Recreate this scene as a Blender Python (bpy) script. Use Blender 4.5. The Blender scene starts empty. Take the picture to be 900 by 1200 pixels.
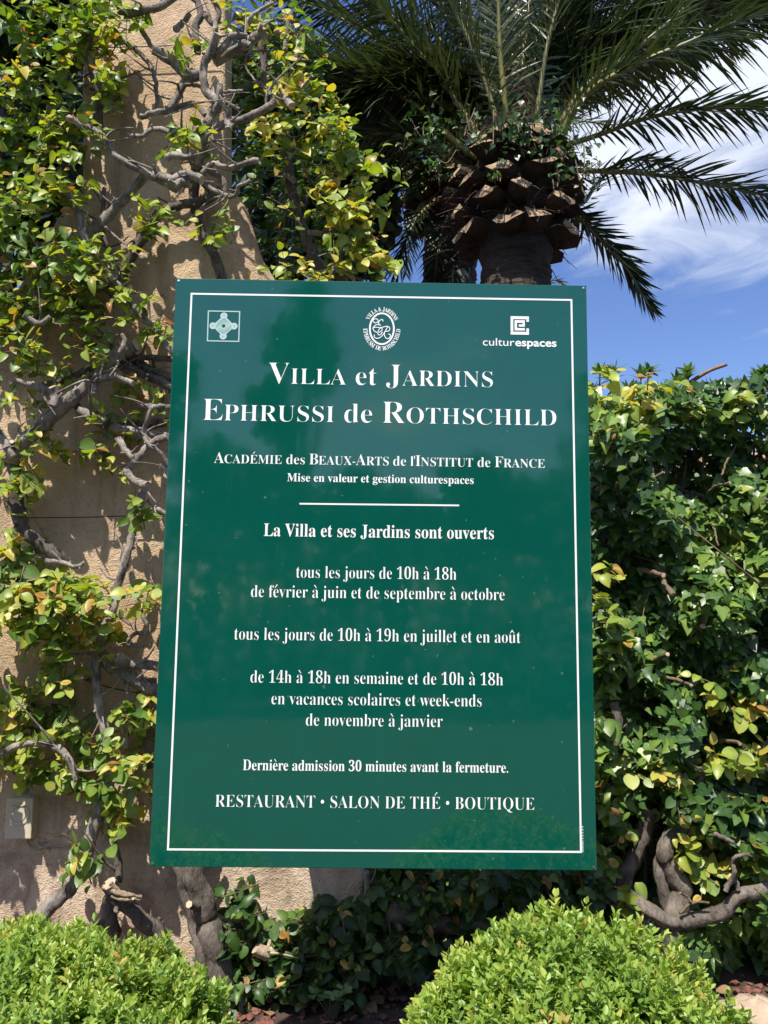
import bpy, math, random
import numpy as np
random.seed(7); RNG = np.random.default_rng(11)
SC = bpy.context.scene; COL = SC.collection
D = bpy.data
# ------------------------------------------------------------------ camera
PITCH, YAW, ROLL, FOC = 0.1189, -0.0128, -0.0128, 940.0
CAMPOS = np.array([0.0, 0.0, 1.6])
def rotm(p, y, r):
    cp, sp = math.cos(p), math.sin(p); cy, sy = math.cos(y), math.sin(y); cr, sr = math.cos(r), math.sin(r)
    Rx = np.array([[1,0,0],[0,cp,-sp],[0,sp,cp]]); Rz = np.array([[cy,-sy,0],[sy,cy,0],[0,0,1]]); Ry = np.array([[cr,0,sr],[0,1,0],[-sr,0,cr]])
    return Rz @ Rx @ Ry
RM = rotm(PITCH, YAW, ROLL)
cd = D.cameras.new('camera'); cam = D.objects.new('camera', cd); COL.objects.link(cam)
from mathutils import Matrix, Vector
M3 = Matrix([[RM[i][0], RM[i][2], -RM[i][1]] for i in range(3)])
cam.matrix_world = Matrix.Translation(Vector(CAMPOS)) @ M3.to_4x4()
cd.sensor_fit = 'VERTICAL'; cd.sensor_height = 36; cd.sensor_width = 27; cd.lens = FOC/1200*36
cd.clip_start = 0.05; cd.clip_end = 800
SC.camera = cam
def P(px, py, Y):
    """point of the photograph carried out to the depth Y it has in the place"""
    q = np.array([(px-450)/FOC, 1.0, -(py-600)/FOC]); d = RM @ q
    return CAMPOS + d*(Y/d[1])
# ------------------------------------------------------------------ sun, sky, exposure
SUN_EL, SUN_AZ = math.radians(60), math.radians(23)      # sun behind the viewer, to the left
sd = np.array([-math.sin(SUN_AZ)*math.cos(SUN_EL), -math.cos(SUN_AZ)*math.cos(SUN_EL), math.sin(SUN_EL)])
sl = D.lights.new('sun', 'SUN'); sl.energy = 5.0; sl.angle = math.radians(0.53); sl.color = (1.0, 0.94, 0.85)
so = D.objects.new('sun', sl); COL.objects.link(so); so.rotation_euler = Vector(sd).to_track_quat('Z', 'Y').to_euler(); so.location = (-4, -6, 14)
W = D.worlds.new('World'); SC.world = W; W.use_nodes = True
def nd(nt, typ, **kw):
    n = nt.nodes.new(typ)
    for k, v in kw.items():
        if k.startswith('i_'):
            key = k[2:]; key = int(key) if key.isdigit() else key.replace('_', ' ')
            n.inputs[key].default_value = v
        else: setattr(n, k, v)
    return n
def sky():
    nt = W.node_tree; nt.nodes.clear(); L = nt.links.new
    s = nd(nt, 'ShaderNodeTexSky', sky_type='NISHITA', sun_disc=False, sun_elevation=SUN_EL, sun_rotation=math.atan2(sd[0], sd[1]), air_density=1.0, dust_density=1.0, ozone_density=2.0)
    tc = nd(nt, 'ShaderNodeTexCoord')
    sep = nd(nt, 'ShaderNodeSeparateXYZ'); L(tc.outputs['Generated'], sep.inputs[0])
    # flat cloud layer: direction divided by its height
    zz = nd(nt, 'ShaderNodeMath', operation='MAXIMUM', i_1=0.04); L(sep.outputs['Z'], zz.inputs[0])
    dv = nd(nt, 'ShaderNodeVectorMath', operation='DIVIDE'); L(tc.outputs['Generated'], dv.inputs[0])
    cb = nd(nt, 'ShaderNodeCombineXYZ'); [L(zz.outputs[0], cb.inputs[i]) for i in range(3)]; L(cb.outputs[0], dv.inputs[1])
    mp = nd(nt, 'ShaderNodeMapping'); mp.inputs['Location'].default_value = (0.55, 0.15, 0.0); mp.inputs['Scale'].default_value = (1.0, 0.75, 1.0); L(dv.outputs[0], mp.inputs[0])
    n1 = nd(nt, 'ShaderNodeTexNoise', i_Scale=0.9, i_Detail=3.0, i_Roughness=0.5); L(mp.outputs[0], n1.inputs['Vector'])
    n2 = nd(nt, 'ShaderNodeTexNoise', i_Scale=2.6, i_Detail=8.0, i_Roughness=0.62, i_Distortion=0.5); L(mp.outputs[0], n2.inputs['Vector'])
    a = nd(nt, 'ShaderNodeMath', operation='MULTIPLY_ADD', i_1=0.55, i_2=0.0); L(n1.outputs[0], a.inputs[0])
    b = nd(nt, 'ShaderNodeMath', operation='MULTIPLY_ADD', i_1=0.45); L(n2.outputs[0], b.inputs[0]); L(a.outputs[0], b.inputs[2])
    # the bank of cloud stands towards the upper right of the view
    dt = nd(nt, 'ShaderNodeVectorMath', operation='DOT_PRODUCT'); nv = Vector(P(960, 40, 10) - CAMPOS).normalized()
    L(tc.outputs['Generated'], dt.inputs[0]); dt.inputs[1].default_value = nv
    g = nd(nt, 'ShaderNodeMapRange', i_1=0.925, i_2=0.985, i_3=-0.10, i_4=0.20, interpolation_type='SMOOTHSTEP'); L(dt.outputs['Value'], g.inputs[0])
    d2 = nd(nt, 'ShaderNodeVectorMath', operation='DOT_PRODUCT'); L(tc.outputs['Generated'], d2.inputs[0]); d2.inputs[1].default_value = Vector((.05, -1, .38)).normalized()  # unseen faint cloud added behind the viewer to brighten the board's reflection
    g2 = nd(nt, 'ShaderNodeMapRange', i_1=0.75, i_2=0.97, i_3=-0.2, i_4=0.03, interpolation_type='SMOOTHSTEP'); L(d2.outputs['Value'], g2.inputs[0])
    gm = nd(nt, 'ShaderNodeMath', operation='MAXIMUM'); L(g.outputs[0], gm.inputs[0]); L(g2.outputs[0], gm.inputs[1])
    c = nd(nt, 'ShaderNodeMath', operation='ADD'); L(b.outputs[0], c.inputs[0]); L(gm.outputs[0], c.inputs[1])
    r = nd(nt, 'ShaderNodeMapRange', i_1=0.56, i_2=0.76, i_3=0.0, i_4=0.92, interpolation_type='SMOOTHSTEP'); L(c.outputs[0], r.inputs[0])
    hs = nd(nt, 'ShaderNodeHueSaturation', i_Hue=0.515, i_Saturation=1.2, i_Value=1.18); L(s.outputs[0], hs.inputs['Color'])
    mx = nd(nt, 'ShaderNodeMix', data_type='RGBA'); L(r.outputs[0], mx.inputs['Factor']); L(hs.outputs[0], mx.inputs[6]); mx.inputs[7].default_value = (6.6, 7.0, 7.7, 1)
    bg = nd(nt, 'ShaderNodeBackground', i_Strength=0.105); L(mx.outputs[2], bg.inputs[0])
    o = nd(nt, 'ShaderNodeOutputWorld'); L(bg.outputs[0], o.inputs[0])
sky()
SC.view_settings.view_transform = 'Standard'; SC.view_settings.look = 'None'; SC.view_settings.gamma = 1
SC.view_settings.use_curve_mapping = False; SC.view_settings.exposure = 0.55
SC.render.engine = 'CYCLES'; SC.cycles.max_bounces = 8; SC.cycles.transmission_bounces = 4

# ------------------------------------------------------------------ mesh helpers
def nrm(v): return v/np.maximum(np.linalg.norm(v, axis=-1, keepdims=True), 1e-9)
class Geo:
    def __init__(s): s.V = []; s.F = []; s.T = []; s.n = 0
    def add(s, V, faces, mat=0, tint=0.0):
        V = np.asarray(V, float).reshape(-1, 3); s.V.append(V)
        t = np.broadcast_to(np.asarray(tint, float), (len(V),)); s.T.append(t)
        by = {}
        if isinstance(faces, np.ndarray): by[faces.shape[1]] = faces
        else:
            for f in faces: by.setdefault(len(f), []).append(f)
        for k, f in by.items(): s.F.append((np.asarray(f, int)+s.n, mat))
        s.n += len(V)
    def build(s, name, mats, parent=None, smooth=True, origin=None):
        me = D.meshes.new(name); V = np.concatenate(s.V); T = np.concatenate(s.T)
        if origin is not None: V = V-np.asarray(origin)
        me.vertices.add(len(V)); me.vertices.foreach_set('co', V.astype(np.float32).ravel())
        nl = sum(f.size for f, m in s.F); npoly = sum(len(f) for f, m in s.F)
        me.loops.add(nl); me.polygons.add(npoly)
        me.loops.foreach_set('vertex_index', np.concatenate([f.ravel() for f, m in s.F]).astype(np.int32))
        tot = np.concatenate([np.full(len(f), f.shape[1]) for f, m in s.F]); st = np.concatenate([[0], np.cumsum(tot)[:-1]])
        me.polygons.foreach_set('loop_start', st.astype(np.int32)); me.polygons.foreach_set('loop_total', tot.astype(np.int32))
        me.polygons.foreach_set('material_index', np.concatenate([np.full(len(f), m) for f, m in s.F]).astype(np.int32))
        me.polygons.foreach_set('use_smooth', np.full(npoly, smooth))
        a = me.attributes.new('tint', 'FLOAT', 'POINT'); a.data.foreach_set('value', T.astype(np.float32))
        for m in (mats if isinstance(mats, (list, tuple)) else [mats]): me.materials.append(m)
        me.update(calc_edges=True)
        o = D.objects.new(name, me); COL.objects.link(o)
        if origin is not None: o.location = tuple(origin)
        if parent is not None: attach(o, parent)
        return o
def attach(o, parent):
    o.parent = parent
    o.matrix_parent_inverse = abs_matrix(parent).inverted()
def abs_matrix(o):
    m = Matrix.LocRotScale(o.location, o.rotation_euler, o.scale)
    if o.parent: m = abs_matrix(o.parent) @ o.matrix_parent_inverse @ m
    return m
def thing(name, loc, label, cat, group=None):
    o = D.objects.new(name, None); COL.objects.link(o); o.location = tuple(float(c) for c in loc); o.empty_display_size = 0.1
    return tag(o, label, cat, group)
def tag(o, label, cat, group=None):
    o['label'] = label; o['category'] = cat
    if group: o['group'] = group
    return o
def kind(o, k): o['kind'] = k; return o
def catmull(pts, n):
    p = np.asarray(pts, float)
    if len(p) < 3:
        t = np.linspace(0, 1, n)[:, None]; return p[0]*(1-t)+p[-1]*t
    q = np.vstack([2*p[0]-p[1], p, 2*p[-1]-p[-2]])
    seg = np.linalg.norm(np.diff(p[:, :3], axis=0), axis=1); cum = np.concatenate([[0], np.cumsum(seg)])
    out = []
    for d in np.linspace(0, cum[-1], n):
        i = min(np.searchsorted(cum, d, side='right')-1, len(p)-2); u = (d-cum[i])/max(seg[i], 1e-9)
        a, b, c, e = q[i], q[i+1], q[i+2], q[i+3]
        out.append(0.5*(2*b+(c-a)*u+(2*a-5*b+4*c-e)*u*u+(3*b-a-3*c+e)*u**3))
    return np.array(out)
def frames(path):
    t = nrm(np.gradient(path, axis=0)); n = np.zeros_like(t)
    v = np.cross(t[0], [0.3, 0.2, 0.93]); v = v/np.linalg.norm(v); n[0] = v
    for i in range(1, len(t)):
        v = v-t[i]*np.dot(v, t[i]); v = v/max(np.linalg.norm(v), 1e-9); n[i] = v
    return t, n, np.cross(t, n)
def tube(g, path, rad, sides=8, mat=0, cap=0, rough=0.0, tint=0.0, lump=0.0):
    path = np.asarray(path, float); m = len(path); rad = np.broadcast_to(np.asarray(rad, float), (m,)).copy()
    t, n, b = frames(path); a = np.linspace(0, 2*np.pi, sides, endpoint=False)
    R = rad[:, None]*(1+rough*RNG.normal(0, 1, (m, sides)))
    if lump:
        tw = np.arange(m)[:, None]*.06; R = R*(1+.055*np.sin(5*a+tw+RNG.normal(0, .25, (m, 1)))+.03*np.sin(9*a-tw*2))
        ph = RNG.uniform(0, 6.28, 4); x = np.arange(m)[:, None]
        R = R*(1+lump*(np.sin(x*0.9+ph[0]+2*np.sin(a+ph[1]))*0.6+np.sin(x*0.37+a*2+ph[2])*0.5))
    V = path[:, None]+R[..., None]*(np.cos(a)[None, :, None]*n[:, None]+np.sin(a)[None, :, None]*b[:, None])
    i, j = np.meshgrid(np.arange(m-1), np.arange(sides), indexing='ij'); j2 = (j+1) % sides
    F = np.stack([i*sides+j, i*sides+j2, (i+1)*sides+j2, (i+1)*sides+j], -1).reshape(-1, 4)
    g.add(V.reshape(-1, 3), F, mat, tint)
    for end, k in ((0, 0), (m-1, 1)):
        c = path[end]+t[end]*(1 if k else -1)*rad[end]*0.12
        ring = V[end]; F2 = [[sides, (q+1) % sides, q] if not k else [sides, q, (q+1) % sides] for q in range(sides)]
        g.add(np.vstack([ring, c]), np.array(F2), cap if (k and cap) else mat, tint)
def box(g, lo, hi, mat=0, tint=0.0):
    x0, y0, z0 = lo; x1, y1, z1 = hi
    V = [(x0,y0,z0),(x1,y0,z0),(x1,y1,z0),(x0,y1,z0),(x0,y0,z1),(x1,y0,z1),(x1,y1,z1),(x0,y1,z1)]
    g.add(V, np.array([[0,3,2,1],[4,5,6,7],[0,1,5,4],[1,2,6,5],[2,3,7,6],[3,0,4,7]]), mat, tint)
def bevel(o, w, seg=2):
    m = o.modifiers.new('bevel', 'BEVEL'); m.width = w; m.segments = seg; m.limit_method = 'ANGLE'; m.angle_limit = 0.7
    return o
# leaf templates: x across, y along the leaf, z its face
def leaf_ovate(w=0.74, fold=0.24, droop=0.28, rows=6, blunt=0.62):
    ys = np.linspace(0, 1, rows+1)**0.92; V = []; F = []
    wid = np.sin(np.pi*np.clip(ys, 0, 1)**0.85)**blunt*0.5*w; wid[-1] = 0.01
    for y, ww in zip(ys, wid):
        z = -droop*y*y
        V += [(-ww, y, z+fold*ww), (0, y, z), (ww, y, z+fold*ww)]
    for r in range(rows):
        a = 3*r; F += [[a, a+1, a+4, a+3], [a+1, a+2, a+5, a+4]]
    return np.array(V), np.array(F)
def leaf_ivy():
    H = [(-.05,-.03),(-.16,-.10),(-.30,-.08),(-.41,.04),(-.46,.16),(-.38,.27),(-.31,.36),(-.27,.50),(-.20,.66),(-.10,.84)]
    V = [(0,0,0.0),(0,.30,-.03),(0,.62,-.07),(0,1.0,-.16)]; zf = lambda x, y: .16*abs(x)-.16*max(y,0)**2-.25*x*x
    V += [(x, y, zf(x, y)) for x, y in H]+[(-x, y, zf(x, y)) for x, y in H]
    L_ = [[0,5,4],[0,1,5],[1,6,5],[1,7,6],[1,8,7],[1,9,8],[1,10,9],[1,2,10],[2,11,10],[2,12,11],[2,13,12],[2,3,13]]; L_ = [L_[0]]+L_[1:]
    k = len(H); R_ = [[a if a < 4 else a+k, c if c < 4 else c+k, b if b < 4 else b+k] for a, b, c in L_]
    return np.array(V), np.array(L_+R_)
def leaf_small(w=0.5):
    V = [(0,0,0),(-.5*w,.42,.05),(0,.45,-.03),(.5*w,.42,.05),(-.36*w,.75,.0),(.36*w,.75,.0),(0,1,-.1)]
    return np.array(V), np.array([[0,2,1,0],[0,3,2,0],[1,2,6,4],[2,3,5,6]])[:, :4]
def small_faces():
    V, _ = leaf_small()
    return V, np.array([[0,2,1],[0,3,2],[1,2,4],[2,6,4],[2,3,5],[2,5,6]])
OVATE, IVY, SMALL = leaf_ovate(), leaf_ivy(), small_faces()
def leaves(g, tpl, pos, d, n, size, tint, mat=0, wvar=0.12):
    """every leaf: base at pos, along d, face towards n"""
    pos = np.asarray(pos, float); N = len(pos)
    if N == 0: return
    d = nrm(np.asarray(d, float)); n = np.asarray(n, float); n = nrm(n-d*(n*d).sum(1, keepdims=True)); x = np.cross(d, n)
    size = np.broadcast_to(np.asarray(size, float), (N,)); T, F = tpl
    ws = size*(1+RNG.normal(0, wvar, N)); curl = RNG.normal(1, 0.95, N)
    V = pos[:, None]+ws[:, None, None]*T[None, :, 0:1]*x[:, None]+size[:, None, None]*T[None, :, 1:2]*d[:, None]+(size*curl)[:, None, None]*T[None, :, 2:3]*n[:, None]
    k = len(T); FF = (F[None]+(np.arange(N)*k)[:, None, None]).reshape(-1, F.shape[1])
    xm = np.abs(T[:, 0]).max(); rib = .10*(1-np.abs(T[:, 0])/xm)**2-.03+.03*T[:, 1]      # paler midrib, paler tip
    g.add(V.reshape(-1, 3), FF, mat, np.clip(np.repeat(np.broadcast_to(tint, (N,)), k)+np.tile(rib, N), 0, 1))
# ------------------------------------------------------------------ materials
def mat(name):
    m = D.materials.new(name); m.use_nodes = True; nt = m.node_tree; nt.nodes.clear()
    return m, nt, nt.links.new
def ramp(nt, stops, fac):
    r = nd(nt, 'ShaderNodeValToRGB'); e = r.color_ramp.elements
    while len(e) < len(stops): e.new(0.5)
    for q, (p, c) in zip(e, stops): q.position = p; q.color = (*c, 1)
    nt.links.new(fac, r.inputs[0]); return r
def leaf_mat(name, stops, rough=0.38, trans=0.35, tcol=None, spec=0.5, var=0.25):
    m, nt, L = mat(name)
    at = nd(nt, 'ShaderNodeAttribute', attribute_name='tint')
    tc = nd(nt, 'ShaderNodeTexCoord'); nz = nd(nt, 'ShaderNodeTexNoise', i_Scale=30.0, i_Detail=3.0); L(tc.outputs['Object'], nz.inputs['Vector'])
    ad = nd(nt, 'ShaderNodeMath', operation='MULTIPLY_ADD', i_1=var, i_2=-var/2); L(nz.outputs[0], ad.inputs[0])
    a2 = nd(nt, 'ShaderNodeMath', operation='ADD', use_clamp=True); L(ad.outputs[0], a2.inputs[0]); L(at.outputs['Fac'], a2.inputs[1])
    r = ramp(nt, stops, a2.outputs[0])
    p = nd(nt, 'ShaderNodeBsdfPrincipled', i_Roughness=rough); p.inputs['Specular IOR Level'].default_value = spec
    L(r.outputs[0], p.inputs['Base Color'])
    t = nd(nt, 'ShaderNodeBsdfTranslucent'); hs = nd(nt, 'ShaderNodeHueSaturation', i_Hue=0.485, i_Saturation=1.15, i_Value=1.9); L(r.outputs[0], hs.inputs['Color']); L(hs.outputs[0], t.inputs[0])
    mx = nd(nt, 'ShaderNodeMixShader', i_0=trans); L(p.outputs[0], mx.inputs[1]); L(t.outputs[0], mx.inputs[2])
    o = nd(nt, 'ShaderNodeOutputMaterial'); L(mx.outputs[0], o.inputs[0]); return m
FIG = leaf_mat('fig_leaf', [(0, (.020,.050,.012)), (.3, (.055,.12,.022)), (.52, (.15,.25,.04)), (.72, (.34,.40,.065)), (.86, (.50,.42,.08)), (1, (.30,.14,.04))], rough=.42, trans=.32)
IVYM = leaf_mat('ivy_leaf', [(0, (.014,.040,.014)), (.35, (.034,.085,.022)), (.6, (.085,.17,.034)), (.85, (.22,.32,.06)), (1, (.28,.30,.06))], rough=.36, trans=.24, spec=.45)
BOXM = leaf_mat('box_leaf', [(0, (.06,.12,.025)), (.35, (.14,.245,.04)), (.65, (.26,.38,.07)), (.88, (.40,.46,.10)), (1, (.46,.31,.09))], rough=.45, trans=.30)
PITT = leaf_mat('pittosporum_leaf', [(0, (.02,.055,.018)), (.5, (.07,.14,.03)), (1, (.16,.26,.05))], rough=.32, trans=.2)
PALM = leaf_mat('palm_leaflet', [(0, (.014,.028,.010)), (.5, (.044,.068,.020)), (.85, (.12,.13,.04)), (1, (.24,.19,.07))], rough=.36, trans=.15, var=.2)
FARL = leaf_mat('far_leaf', [(0, (.02,.04,.015)), (1, (.06,.09,.03))], rough=.5, trans=.2)
SEED = leaf_mat('seedling_leaf', [(0, (.10,.19,.06)), (1, (.22,.32,.12))], rough=.55, trans=.3)
DRY = leaf_mat('dry_leaf', [(0, (.10,.055,.025)), (1, (.30,.19,.09))], rough=.7, trans=.1)
def bark_mat(name, c0, c1, scale=40, bump=.5, stretch=(1,1,.35), rough=.85, dist=.012):
    m, nt, L = mat(name); tc = nd(nt, 'ShaderNodeTexCoord'); mp = nd(nt, 'ShaderNodeMapping'); mp.inputs['Scale'].default_value = stretch; L(tc.outputs['Object'], mp.inputs[0])
    n = nd(nt, 'ShaderNodeTexNoise', i_Scale=scale, i_Detail=8.0, i_Roughness=.65); L(mp.outputs[0], n.inputs['Vector'])
    n2 = nd(nt, 'ShaderNodeTexNoise', i_Scale=scale*.2, i_Detail=3.0); L(tc.outputs['Object'], n2.inputs['Vector'])
    ad = nd(nt, 'ShaderNodeMath', operation='MULTIPLY_ADD', i_1=.5); L(n.outputs[0], ad.inputs[0]); hf = nd(nt, 'ShaderNodeMath', operation='MULTIPLY', i_1=.5); L(n2.outputs[0], hf.inputs[0]); L(hf.outputs[0], ad.inputs[2])
    r = ramp(nt, [(.36, c0), (.64, c1)], ad.outputs[0])
    p = nd(nt, 'ShaderNodeBsdfPrincipled', i_Roughness=rough); L(r.outputs[0], p.inputs['Base Color'])
    b = nd(nt, 'ShaderNodeBump', i_Strength=bump, i_Distance=dist); L(n.outputs[0], b.inputs['Height']); L(b.outputs[0], p.inputs['Normal'])
    o = nd(nt, 'ShaderNodeOutputMaterial'); L(p.outputs[0], o.inputs[0]); return m
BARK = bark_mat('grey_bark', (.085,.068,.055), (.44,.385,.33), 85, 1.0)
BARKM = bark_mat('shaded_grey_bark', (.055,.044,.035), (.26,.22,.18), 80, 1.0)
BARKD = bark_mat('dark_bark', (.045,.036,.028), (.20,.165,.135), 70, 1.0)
TWIG = bark_mat('brown_twig', (.075,.05,.032), (.24,.175,.115), 70, .7)
CUT = bark_mat('cut_wood', (.30,.21,.13), (.58,.47,.34), 90, .4, (1,1,1))
CUTS = bark_mat('weathered_wood', (.10,.07,.045), (.50,.39,.27), 60, 1.0, (1,1,1), .9, .02)
PALMB = bark_mat('palm_bark', (.010,.007,.005), (.085,.058,.04), 11, 1.0, (.7,.7,2.6), .9, .06)
STUBB = bark_mat('palm_stub_husk', (.012,.008,.005), (.062,.034,.019), 16, .9, (1,1,2), .85, .03)
STUBC = bark_mat('palm_stub_cut', (.13,.082,.046), (.46,.33,.20), 14, .6, (1,1,1), .85, .02)
RACH = bark_mat('palm_midrib', (.10,.11,.03), (.24,.21,.06), 6, .1, (1,1,1), .5)
FIBER = bark_mat('palm_fibre', (.03,.014,.008), (.12,.05,.028), 40, .9, (3,3,.3), .9, .03)
SOIL = bark_mat('bed_soil', (.035,.022,.015), (.11,.07,.048), 25, .9, (1,1,1))
LAVA = bark_mat('lava_gravel', (.075,.026,.018), (.26,.11,.08), 60, .6, (1,1,1))
STONE = bark_mat('pale_stone', (.30,.22,.15), (.56,.45,.33), 14, .7, (1,1,1))
PATH = bark_mat('asphalt_road', (.028,.028,.024), (.055,.053,.045), 60, .5, (1,1,1))
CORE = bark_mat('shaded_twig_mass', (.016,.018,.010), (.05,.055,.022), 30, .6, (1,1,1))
def plain(name, c, rough=.5, metal=0., coat=0., bump=0., bscale=200., spec=.5, mottle=0.):
    m, nt, L = mat(name); p = nd(nt, 'ShaderNodeBsdfPrincipled', i_Roughness=rough, i_Metallic=metal); p.inputs['Specular IOR Level'].default_value = spec
    p.inputs['Coat Weight'].default_value = coat; p.inputs['Coat Roughness'].default_value = .03
    tc = nd(nt, 'ShaderNodeTexCoord'); n = nd(nt, 'ShaderNodeTexNoise', i_Scale=bscale, i_Detail=3.0); L(tc.outputs['Object'], n.inputs['Vector'])
    n2 = nd(nt, 'ShaderNodeTexNoise', i_Scale=9.0, i_Detail=6.0, i_Roughness=.7); L(tc.outputs['Object'], n2.inputs['Vector'])
    k = 1-mottle; r = ramp(nt, [(.35, tuple(x*k for x in c)), (.65, c)], n2.outputs[0]); L(r.outputs[0], p.inputs['Base Color'])
    if bump:
        b = nd(nt, 'ShaderNodeBump', i_Strength=bump, i_Distance=.002); L(n.outputs[0], b.inputs['Height']); L(b.outputs[0], p.inputs['Normal'])
        if coat: L(b.outputs[0], p.inputs['Coat Normal'])
    o = nd(nt, 'ShaderNodeOutputMaterial'); L(p.outputs[0], o.inputs[0]); return m
GREEN = plain('sign_green', (.002,.080,.056), rough=.07, bump=.035, bscale=22., mottle=.07, spec=.8)
def weather(m):
    """gloss that varies with dust and dried rain on the board"""
    nt = m.node_tree; L = nt.links.new; p = [n for n in nt.nodes if n.type == 'BSDF_PRINCIPLED'][0]
    tc = nd(nt, 'ShaderNodeTexCoord'); mp = nd(nt, 'ShaderNodeMapping'); mp.inputs['Scale'].default_value = (14, 1, 2.2); L(tc.outputs['Object'], mp.inputs[0])
    n = nd(nt, 'ShaderNodeTexNoise', i_Scale=1.6, i_Detail=6.0, i_Roughness=.7); L(mp.outputs[0], n.inputs['Vector'])
    r = nd(nt, 'ShaderNodeMapRange', i_1=.35, i_2=.75, i_3=.03, i_4=.09); L(n.outputs[0], r.inputs[0]); L(r.outputs[0], p.inputs['Roughness'])
    v = nd(nt, 'ShaderNodeTexNoise', i_Scale=55.0, i_Detail=2.0); L(tc.outputs['Object'], v.inputs['Vector'])
    q = nd(nt, 'ShaderNodeMapRange', i_1=.74, i_2=.80, i_3=0., i_4=.22); L(v.outputs[0], q.inputs[0])
    st = nd(nt, 'ShaderNodeMapRange', i_1=.62, i_2=.80, i_3=0., i_4=.022); L(n.outputs[0], st.inputs[0]); ad = nd(nt, 'ShaderNodeMath', operation='MAXIMUM'); L(q.outputs[0], ad.inputs[0]); L(st.outputs[0], ad.inputs[1])
    src = p.inputs['Base Color'].links[0].from_socket; mx = nd(nt, 'ShaderNodeMix', data_type='RGBA'); L(ad.outputs[0], mx.inputs['Factor']); L(src, mx.inputs[6]); mx.inputs[7].default_value = (.38, .42, .38, 1); L(mx.outputs[2], p.inputs['Base Color'])
weather(GREEN)
WHITE = plain('sign_white', (.82,.84,.82), rough=.25)
PALEW = plain('sign_pale', (.42,.58,.54), rough=.25)
EDGE = plain('sign_edge', (.02,.07,.075), rough=.35)
ALU = plain('bracket_metal', (.45,.46,.46), rough=.4, metal=1.)
PLAST = plain('beige_plastic', (.64,.57,.42), rough=.5, mottle=.15)
PLASTD = plain('dark_recess', (.40,.355,.26), rough=.6)
CABLE = plain('cable_sheath', (.34,.29,.22), rough=.6, mottle=.2)
WIRE = plain('dark_wire', (.05,.045,.04), rough=.5, metal=.6)
LAMPB = plain('floodlight_body', (.03,.035,.035), rough=.5)
LAMPG = plain('floodlight_glass', (.30,.34,.30), rough=.1)
def stucco():
    m, nt, L = mat('tan_stucco'); tc = nd(nt, 'ShaderNodeTexCoord')
    n1 = nd(nt, 'ShaderNodeTexNoise', i_Scale=70.0, i_Detail=6.0, i_Roughness=.7); L(tc.outputs['Object'], n1.inputs['Vector'])
    n2 = nd(nt, 'ShaderNodeTexNoise', i_Scale=3.2, i_Detail=6.0, i_Roughness=.6); L(tc.outputs['Object'], n2.inputs['Vector'])
    v = nd(nt, 'ShaderNodeTexVoronoi', i_Scale=190.0); L(tc.outputs['Object'], v.inputs['Vector'])
    r = ramp(nt, [(.30, (.41,.29,.185)), (.52, (.58,.425,.275)), (.72, (.67,.52,.355))], n2.outputs[0])
    # lower courses: worn render, greyer and pinker patches of old stone
    sp = nd(nt, 'ShaderNodeSeparateXYZ'); L(tc.outputs['Object'], sp.inputs[0])
    mr = nd(nt, 'ShaderNodeMapRange', i_1=1.1, i_2=.75, i_3=0., i_4=1.); L(sp.outputs['Z'], mr.inputs[0])
    n3 = nd(nt, 'ShaderNodeTexNoise', i_Scale=5.5, i_Detail=8.0, i_Roughness=.65, i_Distortion=.6); L(tc.outputs['Object'], n3.inputs['Vector'])
    r3 = ramp(nt, [(.36, (.36,.27,.20)), (.5, (.58,.445,.32)), (.6, (.66,.53,.40)), (.7, (.42,.29,.20))], n3.outputs[0])
    mx = nd(nt, 'ShaderNodeMix', data_type='RGBA'); L(mr.outputs[0], mx.inputs['Factor']); L(r.outputs[0], mx.inputs[6]); L(r3.outputs[0], mx.inputs[7])
    p = nd(nt, 'ShaderNodeBsdfPrincipled', i_Roughness=.95); p.inputs['Specular IOR Level'].default_value = .15
    d = nd(nt, 'ShaderNodeMix', data_type='RGBA', blend_type='MULTIPLY'); d.inputs['Factor'].default_value = .55
    r4 = ramp(nt, [(.34, (.55,.52,.50)), (.48, (1,1,1))], n1.outputs[0]); L(mx.outputs[2], d.inputs[6]); L(r4.outputs[0], d.inputs[7])
    mp = nd(nt, 'ShaderNodeMapping'); mp.inputs['Scale'].default_value = (9, 9, 1.1); L(tc.outputs['Object'], mp.inputs[0]); n5 = nd(nt, 'ShaderNodeTexNoise', i_Scale=1.3, i_Detail=7.0, i_Roughness=.65); L(mp.outputs[0], n5.inputs['Vector'])
    r5 = ramp(nt, [(.36, (.60,.57,.53)), (.50, (1,1,1)), (.72, (1.,.97,.90))], n5.outputs[0]); d5 = nd(nt, 'ShaderNodeMix', data_type='RGBA', blend_type='MULTIPLY'); d5.inputs['Factor'].default_value = .6; L(d.outputs[2], d5.inputs[6]); L(r5.outputs[0], d5.inputs[7])
    vd = nd(nt, 'ShaderNodeVectorMath', operation='MULTIPLY_ADD'); L(n2.outputs['Color'], vd.inputs[0]); vd.inputs[1].default_value = (.25, .25, .25); L(tc.outputs['Object'], vd.inputs[2])
    vc = nd(nt, 'ShaderNodeTexVoronoi', feature='DISTANCE_TO_EDGE', i_Scale=2.1); L(vd.outputs[0], vc.inputs['Vector'])
    ck = ramp(nt, [(.0, (.34,.30,.26)), (.007, (1,1,1))], vc.outputs['Distance']); cm = nd(nt, 'ShaderNodeMapRange', i_1=.5, i_2=.62); L(n3.outputs[0], cm.inputs[0])
    d6 = nd(nt, 'ShaderNodeMix', data_type='RGBA', blend_type='MULTIPLY'); L(cm.outputs[0], d6.inputs['Factor']); L(d5.outputs[2], d6.inputs[6]); L(ck.outputs[0], d6.inputs[7]); L(d6.outputs[2], p.inputs['Base Color'])
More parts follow.
